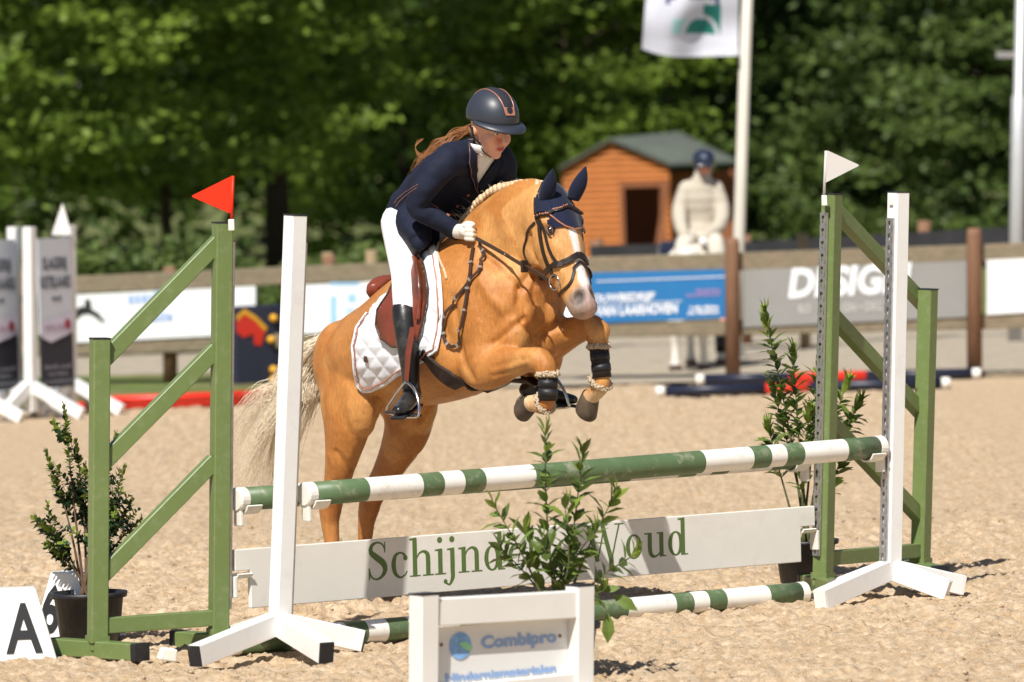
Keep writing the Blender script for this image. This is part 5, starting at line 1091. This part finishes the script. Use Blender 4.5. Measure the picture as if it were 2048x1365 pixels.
mb = MB(); c_ = rp[16]; mb.box(c_-HL*.004, (.014, .03, .05), Matrix((HF, HL, HZ)).transposed()); obj('rein_stop', mb, M_leathb, br, bevel=.003)
lp, ln = strap('rein_end', [(941, 486, -.16), (940, 539, -.20), (939, 584, -.21), (938, 622, -.21), (935, 655, -.21), (925, 684, -.21), (907, 693, -.22), (896, 682, -.22), (895, 660, -.22), (908, 623, -.21), (926, 594, -.21), (944, 562, -.20), (955, 536, -.20), (960, 505, -.17), (953, 482, -.15)], .014, M_leath, br, .004, .012, 7, False)
for k in range(5, len(lp)-4, 8):
    mb = MB(); t_ = (lp[k+1]-lp[k-1]).normalized(); mb.beam(lp[k]-t_*.005+ln[k]*.003, lp[k]+t_*.005+ln[k]*.003, .019, .008, up=ln[k]); obj('rein_keeper', mb, mat('pale_stitch', (.35, .30, .26), .4, .1, 30, metal=.4), br)
# boots on the forelegs
M_fleece = mat('fleece', (.62, .50, .36), .95, .25, 150, 1.0, 240, .1)
def fleece(mb, pts, r_):
    rg_ = random.Random(int(r_*1e5)+len(pts))
    for s in spline([tuple(p) for p in pts], 5):
        for _ in range(9): mb.ball(Vector(s)+Vector((rg_.gauss(0, r_*.4), rg_.gauss(0, r_*.4), rg_.gauss(0, r_*.4))), r_*rg_.uniform(.35, .6), nu=7, nv=5)
for lab, A, B, C, l in (('brown tendon boot with fleece on the nearer foreleg', (1.632, 1.030), (1.626, .928), (1.565, .898), -.142), ('brown tendon boot with fleece on the farther foreleg', (1.604, 1.13), (1.620, 1.005), (1.58, .95), .142)):
    t = thing('tendon_boot', lab, 'leg boot', hl(B[0], B[1], l), group='fleece lined tendon boots')
    a, b = hl(A[0], A[1], l), hl(B[0], B[1], l); mb = MB(); mb.tube([a, a.lerp(b, .3), a.lerp(b, .7), b], [.040, .039, .037, .039], 18, side=HL); obj('shell', mb, mat('boot_brown', (.020, .012, .010), .6, .2, 25, .1, 90), t, smooth=True)
    for f in (.32, .68):
        mb = MB(); c_ = a.lerp(b, f); d = (b-a).normalized(); mb.tube([c_-d*.014, c_+d*.014], .0405, 18, side=HL); obj('hook_strap', mb, M_black, t, smooth=True)
    mb = MB(); ring = [a+HL*(.039*math.cos(x))+HF*(.039*math.sin(x))+HZ*.004 for x in [k*math.pi/6 for k in range(13)]]; fleece(mb, ring, .011); o_ = obj('fleece_collar', mb, M_fleece, t, smooth=True); o_['kind'] = 'stuff'
    d2 = (hl(C[0], C[1], l)-b).normalized(); c2 = b.lerp(hl(C[0], C[1], l), .35); sd = HL; up_ = sd.cross(d2); mb = MB(); ring = [c2+sd*(.042*math.cos(x))+up_*(.042*math.sin(x)) for x in [k*math.pi/6 for k in range(13)]]; fleece(mb, ring, .010); o_ = obj('fleece_cuff', mb, M_fleece, t, smooth=True); o_['kind'] = 'stuff'
# ------------------------------------------------------------ the rider
def rt_(mb, secs, side=None, n=18, sub=4):
    S = spline([(*p, a, b) for p, a, b in secs], sub); k = len(S)
    mb.tube([s[:3] for s in S], [(max(s[3], .003), max(s[4], .003)) for s in S], n, side=side)
    for e, o_ in ((0, 1), (k-1, k-2)):   # rounded ends
        p = Vector(S[e][:3]); mb.ball(p, min(S[e][3], S[e][4])*.98, nu=12, nv=8)
rider = thing('person', 'rider in navy jacket, white breeches and helmet crouching over the saddle', 'person', hl(.7, 1.35))
HC = hx(982, 256, 0); hf = (HF*.94-HZ*.36).normalized(); hu = HL.cross(hf); hu = hu if hu.z > 0 else -hu
def hd(a, b, c=0.0): return HC+hf*a+hu*b+HL*c
HMx = Matrix((hf, HL, hu)).transposed()
pel, wai, che, sho, nek = hx(812, 448), hx(850, 400), hx(905, 352), hx(943, 316), hx(963, 294)
B = MB()
rt_(B, [(hx(822, 446), .09, .08), (wai, .115, .085), (che, .14, .095), (sho, .13, .07), (nek, .052, .052), (hd(-.015, -.06), .05, .052), (hd(0, -.01), .05, .05)], HL)
B.ball(hd(-.008, .02), (.096, .075, .098), HMx, 20, 14); B.ball(hd(.028, -.052), (.062, .056, .055), HMx); B.ball(hd(.062, -.094), (.024, .026, .020), HMx)
for s in (-1, 1):
    B.ball(hd(.052, -.028, s*.034), (.035, .028, .036), HMx); B.ball(hd(-.012, -.012, s*.077), (.018, .010, .030), HMx)
    B.ball(hd(.076, .026, s*.03), (.018, .034, .012), HMx)
    nr = s < 0
    sh = hx(900, 320, -.15) if nr else hx(1000, 322, .15); el = hx(832, 415, -.262) if nr else hx(1012, 392, .25); cu = hx(914, 464, -.125) if nr else mir(hx(914, 464, -.125))
    rt_(B, [(sho.lerp(sh, .5), .05, .05), (sh, .05, .05), (sh.lerp(el, .5), .042, .042), (el, .036, .036), (el.lerp(cu, .5), .033, .033), (cu, .026, .026), (cu.lerp(hx(937, 466, -.125) if nr else mir(hx(937, 466, -.125)), .8), .028, .022)])
    L_ = [hx(802, 452, -.085), hx(808, 510, -.18), hx(811, 560, -.235), hx(810, 600, -.27), hx(812, 625, -.283), hx(817, 680, -.295), hx(822, 745, -.303), hx(824, 785, -.306)]
    L_ = L_ if nr else [mir(p) for p in L_]
    rt_(B, list(zip(L_, (.07, .055, .044, .042, .040, .038, .026, .024), (.07, .055, .044, .042, .040, .038, .026, .024))))
    ft = Vector((-.30, -.90, -.12)).normalized(); ft = ft if nr else mir(HO+ft)-HO
    rt_(B, [(L_[-1]+HZ*.0, .024, .024), (L_[-1]+ft*.06-HZ*.02, .024, .016), (L_[-1]+ft*.12-HZ*.033, .022, .011)])
S = [hd(.088, .012), hd(.099, -.008), hd(.110, -.026), hd(.098, -.036)]; B.tube(S, [.010, .0125, .0155, .010], 10)
B.ball(hd(.089, -.055), (.010, .022, .007), HMx, 12, 8); B.ball(hd(.086, -.067), (.010, .019, .008), HMx, 12, 8)
BM = remeshed(B, .0055, 4, .5); body = obj('body', BM, mat('skin', (1, 1, 1), .5, .05, 60, .05, 300, .4, attr='Col'), rider, smooth=True)
V = np.array([[(v-HC).dot(hf), (v-HC).dot(hu), (v-HC).dot(HL)] for v in BM.v]); C = np.tile(np.array(lin(226, 172, 148)), (len(V), 1))
def mixv(c, w_): 
    global C
    w_ = np.clip(w_, 0, 1)[:, None]; C = C*(1-w_)+np.array(c)*w_
mixv(lin(214, 140, 122), 1.1-np.linalg.norm((V-np.array([.075, -.03, 0]))/np.array([.04, .022, .05]), axis=1)); mixv(lin(176, 78, 78), 2*(1.15-np.linalg.norm((V-np.array([.094, -.060, 0]))/np.array([.02, .011, .024]), axis=1)))
for s in (-1, 1): mixv(lin(120, 78, 56), 2*(1-np.linalg.norm((V-np.array([.085, .034, s*.032]))/np.array([.02, .004, .018]), axis=1)))
set_attr(body, C)
for s in (-1, 1):
    mb = MB(); mb.ball(hd(.079, .008, s*.031), .012, nu=14, nv=10); e_ = obj('eye', mb, mat('eye_white', (.6, .57, .54), .2), rider, smooth=True)
    mb = MB(); mb.ball(hd(.0875, .006, s*.032), .0052, nu=10, nv=8); obj('iris', mb, M_eye, e_, smooth=True)
    mb = MB(); mb.tube([hd(.083, .012, s*.018), hd(.091, .0165, s*.030), hd(.083, .012, s*.044)], .0024, 6); obj('lash', mb, M_leathb, e_)
# breeches and boots
M_br = mat('breeches', (.80, .79, .82), .7, .03, 20, .12, 60, .25); M_bt = mat('riding_boot', (.014, .014, .015), .32, .2, 12, .08, 50, .5, dirt=(.10, .09, .08), dscale=12, dirt_amt=.4)
bb_ = MB(); rt_(bb_, [(hx(806, 462), .09, .08), (hx(820, 446), .115, .105), (hx(838, 425), .11, .09)], HL)
for s in (-1, 1):
    Q = [hx(806, 446, -.07), hx(807, 500, -.165), hx(809, 550, -.225), hx(811, 590, -.262), hx(811, 612, -.277), hx(811, 632, -.285)]; Q = Q if s < 0 else [mir(p) for p in Q]
    rt_(bb_, list(zip(Q, (.095, .073, .056, .055, .052, .046), (.095, .075, .058, .057, .053, .046))))
obj('breeches', remeshed(bb_, .007, 5), M_br, rider, smooth=True)
for s in (-1, 1):
    Q = [hx(809, 616, -.281), hx(812, 645, -.290), hx(816, 685, -.298), hx(820, 735, -.304), hx(822, 768, -.307), hx(825, 790, -.308)]; Q = Q if s < 0 else [mir(p) for p in Q]
    ft = Vector((-.30, -.90, -.12)).normalized(); ft = ft if s < 0 else mir(HO+ft)-HO; a = Q[-1]
    b_ = MB(); rt_(b_, list(zip(Q, (.054, .055, .051, .040, .036, .038), (.052, .053, .049, .040, .037, .040)))); rt_(b_, [(a-ft*.025-HZ*.012, .032, .032), (a+ft*.05-HZ*.015, .038, .034), (a+ft*.12-HZ*.028, .040, .026), (a+ft*.175-HZ*.034, .032, .019)], ft.cross(HZ))
    o_ = obj('riding_boot', remeshed(b_, .006, 4), M_bt, rider, smooth=True)
    mb = MB(); mb.beam(a-ft*.045-HZ*.05, a+ft*.195-HZ*.062, .062, .012, ch=.003); obj('sole', mb, M_black, o_, bevel=.004)
# jacket
M_jk = mat('jacket_cloth', (.009, .0128, .030), .8, .15, 30, .15, 350, .25)
J = MB(); rt_(J, [(hx(834, 462), .13, .12), (hx(834, 448), .14, .125), (hx(838, 425), .14, .118), (wai, .140, .108), (hx(878, 374), .155, .115), (che, .170, .118), (hx(930, 328), .165, .105), (sho, .14, .085), (hx(955, 304), .075, .07)], HL)
for s in (-1, 1):
    nr = s < 0; sh = hx(897, 322, -.155) if nr else hx(998, 324, .155); el = hx(833, 413, -.262) if nr else hx(1012, 392, .25); cu = hx(911, 463, -.13) if nr else mir(hx(911, 463, -.13)); m1 = hx(862, 362, -.228) if nr else sh.lerp(el, .5)
    rt_(J, [(sho.lerp(sh, .4), .075, .075), (sh, .068, .070), (m1, .054, .056), (el+(HZ*.004), .048, .048), (el.lerp(cu, .5), .043, .043), (cu, .038, .038)])
for s in (-1, 1):
    Q = [hx(842, 425, -.11), hx(826, 446, -.145), hx(836, 468, -.185), hx(840, 482, -.2)]; Q = Q if s < 0 else [mir(p) for p in Q]; rt_(J, list(zip(Q, (.08, .085, .07, .055), (.07, .075, .055, .04))))
JM = remeshed(J, .007, 5)
for v in JM.v:   # folds of the cloth
    n_ = mnoise.noise(Vector(((v.x+v.z*.7)*16, v.y*9, (v.z-v.x)*7)))*.012+mnoise.noise(v*26)*.004; v += (v-wai).normalized()*n_
jk = obj('jacket', JM, M_jk, rider, smooth=True); JB = bvh(JM)
def jpatch(nm, poly, off, m, edge_m=None, er=.002):
    pm_ = patch(JB, poly, 1.6, off); o_ = obj(nm, pm_, m, jk, smooth=True)
    obj('hem', edge(JB, poly+[poly[0]], off-.001, .0028), m, o_, smooth=True)
    if edge_m: obj('piping', edge(JB, poly+[poly[0]], off+.001, er), edge_m, o_, smooth=True)
jpatch('shirt_front', [(951, 290), (962, 300), (988, 314), (976, 330), (966, 346), (953, 366), (948, 330)], .007, mat('shirt', (.78, .77, .78), .8, .04, 20))
jpatch('lapel', [(936, 286), (952, 280), (953, 300), (951, 330), (952, 384), (944, 362), (934, 328)], .013, M_jk, M_rose, .0010)
jpatch('lapel', [(992, 316), (1004, 322), (990, 346), (958, 386), (954, 368), (974, 338)], .013, M_jk)
for p in ([(837, 369), (812, 384), (795, 398), (787, 410)], [(834, 376), (812, 391), (798, 404), (790, 416)], [(861, 408), (872, 413), (880, 419)]):
    e_ = edge(JB, p, .002, .0009)
    if e_.v: obj('seam_piping', e_, M_rose, jk)
for p in ((896, 431), (936, 391), (915, 412)):
    h_ = pixhit(JB, *p)
    if h_[0] is not None: mb = MB(); mb.tube([h_[0], h_[0]+h_[1]*.005], .008, 12); obj('button', mb, M_rose, jk)
mb = MB(); c_ = hd(-.012, -.088); pts = [c_+hf*(.062*math.cos(a))+HL*(.062*math.sin(a))+hu*(.012*math.cos(a)-.004) for a in [k*math.pi/10 for k in range(21)]]; mb.tube(pts, [(.006, .020)]*21, 8, side=hf); obj('shirt_collar', mb, MATS['shirt'], rider, smooth=True)
# gloves: palm, four curled fingers and thumb
def glove(fl_):
    g = MB(); c_ = hx(934, 464, -.135); cu = hx(911, 463, -.13); fw = (c_-cu).normalized(); dn = (-HZ*.9+fw*.25).normalized(); ou = -HL
    W_ = lambda a, b, d: c_+fw*a+dn*b+ou*d
    g.tube([cu-fw*.008, cu+fw*.012, W_(-.005, 0, 0), W_(.012, .005, 0)], [.034, .031, (.033, .026), (.030, .024)], 14, side=dn); g.ball(W_(.004, .0, .0), (.036, .036, .028), None, 14, 10)
    for i in range(4):
        b0 = -.027+i*.0185; L_ = (.9, 1.0, .95, .8)[i]
        g.tube([W_(.008, b0, .018), W_(.034*L_, b0+.002, .021), W_(.046*L_, b0+.004, .004), W_(.036*L_, b0+.006, -.014), W_(.016, b0+.006, -.018)], [.0098, .0098, .0092, .0088, .0080], 9)
    g.tube([W_(-.006, -.026, .008), W_(.018, -.038, .004), W_(.042, -.036, -.004), W_(.054, -.028, -.008)], [.0115, .0105, .0095, .0080], 9)
    m_ = remeshed(g, .0036, 2, .4); m_ = mirmb(m_) if fl_ else m_
    o_ = obj('glove', m_, mat('glove_cloth', (.66, .62, .55), .75, .06, 40, .2, 200, .2), rider, smooth=True)
glove(0); glove(1)
# helmet
M_hel = mat('helmet_shell', (.030, .036, .052), .42, .06, 20, .03, 300, .5); M_help = mat('helmet_panel', (.018, .020, .030), .8, .1, 30, .1, 300)
hc = hd(-.006, .052); ra, rb, rc = .124, .102, .113
def dome(th, ph, k=1.0): return hc+hf*(ra*k*math.sin(th)*math.cos(ph))+HL*(rb*k*math.sin(th)*math.sin(ph))+hu*(rc*k*math.cos(th))
hel = MB(); nu_, nv_ = 40, 16
for j in range(nv_+1):
    for i in range(nu_):
        ph = 2*math.pi*i/nu_; tm = R(101+9*(-math.cos(ph))*.9); hel.v.append(dome(max(.001, tm*j/nv_), ph))
for j in range(nv_):
    for i in range(nu_): hel.f.append([j*nu_+i, (j+1)*nu_+i, (j+1)*nu_+(i+1) % nu_, j*nu_+(i+1) % nu_]); hel.m.append(0)
ho_ = obj('helmet', hel, M_hel, rider, smooth=True); sd_ = ho_.modifiers.new('s', 'SOLIDIFY'); sd_.thickness = .010; sd_.offset = -1
pk = MB(); nn_ = 24
for i in range(nn_+1):
    ph = R(-80+160*i/nn_); tm = R(101-9*math.cos(ph)*.9); a = dome(tm-.06, ph); L_ = .046*max(0, math.cos(ph))**.7+.002
    d = (hf*math.cos(ph)*1.0+HL*math.sin(ph)*.55).normalized(); b = a+d*L_-hu*(.018*math.cos(ph)); pk.v += [a, a.lerp(b, .5)+hu*.004, b, b-hu*.006, a.lerp(b, .5)-hu*.004, a-hu*.008]
for i in range(nn_):
    for k in range(6): pk.f.append([i*6+k, i*6+(k+1) % 6, (i+1)*6+(k+1) % 6, (i+1)*6+k]); pk.m.append(0)
obj('peak', pk, M_hel, ho_, smooth=True)
pn = MB(); rows = []
for i in range(25):
    th = R(-72+140*i/24); w_ = .034*(1-.35*max(0, th)/1.2); rows.append([hc+(hf*(ra*1.012*math.sin(th))+hu*(rc*1.012*math.cos(th)))*math.sqrt(max(0, 1-(x*w_/rb)**2))+HL*(x*w_) for x in (-1, -.5, 0, .5, 1)])
for r_ in rows: pn.v += r_
for i in range(24):
    for k in range(4): pn.f.append([i*5+k, i*5+k+1, i*5+k+6, i*5+k+5]); pn.m.append(0)
obj('helmet_panel', pn, M_help, ho_, smooth=True)
for k in (0, 4): mb = MB(); mb.tube([r_[k] for r_ in rows], .0020, 6); obj('panel_piping', mb, M_rose, ho_, smooth=True)
mb = MB(); r0, r1 = rows[21], rows[24]; mb.add([r0[0], r0[4], r1[4], r1[0], r0[0]+hf*.004, r0[4]+hf*.004, r1[4]+hf*.004, r1[0]+hf*.004], [(4, 5, 6, 7), (0, 1, 5, 4), (1, 2, 6, 5), (2, 3, 7, 6), (3, 0, 4, 7)]); obj('badge', mb, M_rose, ho_)
BB_ = bvh(BM)
for s in (-1, 1):
    for pts in ([(-.012, -.0, .082), (.005, -.05, .078), (.035, -.092, .055), (.045, -.112, 0)], [(-.055, -.01, .075), (-.02, -.05, .072), (.005, -.062, .072)]):
        mb = MB(); Pp = [Vector(p) for p in spline([tuple(hd(a, b, s*c)) for a, b, c in pts], 6)]; nr_ = []
        for i, p in enumerate(Pp): h_ = BB_.find_nearest(p); Pp[i] = h_[0]+h_[1]*.003; nr_.append(h_[1])
        mb.ribbon(Pp, nr_, .011, .003); obj('chin_strap', mb, M_black, ho_)
# hair
M_hair = mat('auburn_hair', (.30, .125, .045), .45, .25, 60, spec=.5, island=.45); mb = MB()
for k in range(260):
    l0 = rg.gauss(0, .012); a = hd(-.085+rg.gauss(0, .008), -.03+rg.gauss(0, .012), l0); j_ = lambda s_: Vector((rg.gauss(0, s_), rg.gauss(0, s_), rg.gauss(0, s_)))
    l1 = rg.gauss(-.03, .02); path = [a, hx(912, 272, l0-.02)+j_(.010), hx(880, 294, l1-.02)+j_(.013), hx(850, 320, l1-.04)+j_(.015), hx(822+rg.gauss(0, 5), 346+rg.gauss(0, 7), l1-.05)+j_(.012)]
    S = [Vector(s) for s in spline([tuple(p) for p in path], 6)]; S = S[:int(len(S)*rg.uniform(.7, 1))]; mb.tube(S, [.0013*(1-.7*i/len(S)) for i in range(len(S))], 4, cap=False)
for k in range(7):
    S = spline([tuple(hx(860+rg.gauss(0, 4), 312, -.06)), tuple(hx(838, 306+rg.gauss(0, 3), -.07)), tuple(hx(831, 294, -.07)), tuple(hx(842+rg.gauss(0, 3), 280+rg.gauss(0, 3), -.06))], 6); mb.tube(S, .0013, 4)
obj('ponytail', mb, M_hair, rider)
mb = MB(); mb.ball(hd(-.062, -.03), (.042, .06, .042), HMx, 16, 10); obj('hair', mb, M_hair, rider, smooth=True)
# ------------------------------------------------------------ pony and rider waiting behind the fence
PY = 47.6
def q3(px, py, dy=0): return P(px, py, PY+dy)
pb_ = q3(1385, 757); pz = Vector((pb_.x, PY, 0))
M_grey = mat('grey_coat', (.72, .68, .60), .7, .2, 8, .1, 60, .2)
pony = thing('pony', 'pale grey pony behind the fence, its white legs showing under the banner', 'horse', pz)
b = MB()
rt_(b, [(pz+Vector((.16, 1.15, .80)), .16, .20), (pz+Vector((.12, .85, .80)), .25, .27), (pz+Vector((.06, .4, .78)), .28, .29), (pz+Vector((0, 0, .80)), .24, .28), (pz+Vector((-.02, -.14, .82)), .17, .2)], Vector((1, 0, 0)))
rt_(b, [(pz+Vector((0, .0, .92)), .14, .17), (pz+Vector((-.05, -.28, .84)), .10, .14), (pz+Vector((-.10, -.50, .66)), .08, .11)], Vector((1, 0, 0))); rt_(b, [(pz+Vector((-.10, -.48, .70)), .08, .09), (pz+Vector((-.11, -.56, .52)), .065, .075), (pz+Vector((-.12, -.60, .36)), .05, .05)], Vector((1, 0, 0)))
for dx, dy in ((-.14, -.02), (.10, .02), (.28, .95), (.02, .98)):
    c = pz+Vector((dx, dy, 0)); rt_(b, [(c+Vector((0, 0, .78)), .10, .12), (c+Vector((0, 0, .52)), .065, .07), (c+Vector((0, 0, .34)), .048, .052), (c+Vector((0, 0, .2)), .034, .036), (c+Vector((0, -.01, .10)), .04, .04), (c+Vector((0, -.02, .04)), .05, .055)])
obj('body', remeshed(b, .02, 6), M_grey, pony, smooth=True)
for dx, dy in ((-.14, -.02), (.10, .02), (.28, .95), (.02, .98)):
    c = pz+Vector((dx, dy-.03, 0)); mb = MB(); mb.tube([c, c+Vector((0, .01, .06))], [.062, .048], 14); obj('hoof', mb, M_horn, pony, smooth=True)
mb = MB(); c = pz+Vector((.28, .95, 0)); mb.tube([c+Vector((0, 0, .12)), c+Vector((0, 0, .26))], .05, 12); obj('leg_wrap', mb, M_black, pony, smooth=True)
for s in (-1, 1): mb = MB(); mb.tube([pz+Vector((-.10+s*.05, -.47, .74)), pz+Vector((-.10+s*.07, -.47, .84))], [.03, .006], 8); obj('ear', mb, M_grey, pony, smooth=True)
mb = MB(); mb.tube([pz+Vector((.17, 1.22, .9)), pz+Vector((.18, 1.36, .7)), pz+Vector((.18, 1.36, .3))], [.04, .06, .02], 10); obj('tail', mb, M_mane, pony, smooth=True)
sd2 = thing('pony_saddle', 'dark saddle and navy pad on the waiting pony', 'saddle', pz+Vector((.05, .35, 1.05)))
mb = MB(); rt_(mb, [(pz+Vector((.08, .62, 1.07)), .20, .05), (pz+Vector((.05, .35, 1.055)), .24, .05), (pz+Vector((.03, .12, 1.08)), .20, .05)], Vector((1, 0, 0))); obj('seat', mb, M_leathb, sd2, smooth=True)
mb = MB(); mb.box(pz+Vector((.05, .34, .98)), (.60, .5, .22)); obj('pad', mb, M_navyc, sd2, bevel=.06)
r2 = thing('person', 'blurred rider in cream quilted coat and navy helmet sitting behind the fence', 'person', pz+Vector((.05, .3, 1.08)))
s1 = q3(1402, 470, .3); w1, c1, n1 = q3(1402, 440, .32), q3(1402, 395, .3), q3(1406, 352, .27); h1 = q3(1408, 334, .25)
b = MB(); rt_(b, [(s1, .12, .1), (w1, .11, .09), (c1, .14, .09), (q3(1404, 370, .28), .12, .07), (n1, .05, .05), (h1, .05, .05)], Vector((1, 0, 0))); b.ball(h1+Vector((0, -.01, .02)), (.07, .09, .10))
for s in (-1, 1):
    b.ball(h1+Vector((s*.072, .0, .01)), .018); rt_(b, [(s1+Vector((s*.08, 0, -.02)), .08, .08), (q3(1400+s*32, 492, -.05), .065, .065), (q3(1400+s*44, 600, -.02), .05, .05), (q3(1400+s*46, 640, -.02), .03, .03), (q3(1400+s*46, 650, -.12), .03, .025)])
    rt_(b, [(q3(1402+s*34, 378, .28), .05, .05), (q3(1402+s*44, 430, .2), .04, .04), (q3(1390+s*22, 476, -.02), .03, .03), (q3(1390+s*16, 484, -.06), .035, .03)])
b.tube([h1+Vector((0, -.09, .02)), h1+Vector((0, -.11, -.01))], [.012, .014], 8)
obj('body', remeshed(b, .012, 4), mat('skin_far', lin(205, 140, 120), .6, .05), r2, smooth=True)
b = MB(); rt_(b, [(q3(1402, 468, .28), .15, .12), (w1, .16, .125), (c1, .175, .13), (q3(1404, 372, .28), .15, .10), (q3(1405, 356, .27), .08, .08), (q3(1406, 348, .27), .075, .075)], Vector((1, 0, 0)))
for s in (-1, 1): rt_(b, [(q3(1402+s*28, 378, .28), .075, .075), (q3(1402+s*42, 420, .22), .068, .068), (q3(1400+s*38, 452, .08), .06, .06), (q3(1390+s*20, 474, -.02), .05, .05)])
cm = remeshed(b, .012, 4)
for v in cm.v: v += Vector((0, -1, 0))*.002*math.sin(v.z*75)
obj('coat', cm, mat('cream_coat', (.46, .41, .335), .7, .06, 10, .3, 25, .3), r2, smooth=True)
mb = MB(); rt_(mb, [(s1+Vector((0, 0, -.03)), .14, .11), (s1+Vector((0, -.1, -.05)), .13, .09)], Vector((1, 0, 0)))
for s in (-1, 1): rt_(mb, [(s1+Vector((s*.07, 0, -.02)), .09, .09), (q3(1400+s*32, 491, -.06), .075, .075), (q3(1400+s*42, 560, -.03), .06, .06)])
obj('breeches', remeshed(mb, .014, 4), mat('beige_breeches', (.58, .53, .45), .7, .05, 10), r2, smooth=True)
mb = MB(); hcn = h1+Vector((0, -.005, .055)); mb.ball(hcn, (.098, .122, .10), None, 20, 12); mb.tube([hcn+Vector((0, -.10, -.02)), hcn+Vector((0, -.17, -.045))], [(.08, .012), (.05, .006)], 12, side=(1, 0, 0)); o_ = obj('helmet', mb, mat('helmet_navy', (.02, .026, .05), .25, .1, 10, coat=.4), r2, smooth=True)
mb = MB(); mb.tube([hcn+Vector((0, -.118, .03)), hcn+Vector((0, -.126, .031))], .020, 12); obj('badge', mb, M_chrome, o_)
for s in (-1, 1): mb = MB(); mb.ball(q3(1390+s*17, 484, -.06), (.04, .05, .035)); obj('glove', mb, M_bwhite, r2, smooth=True)
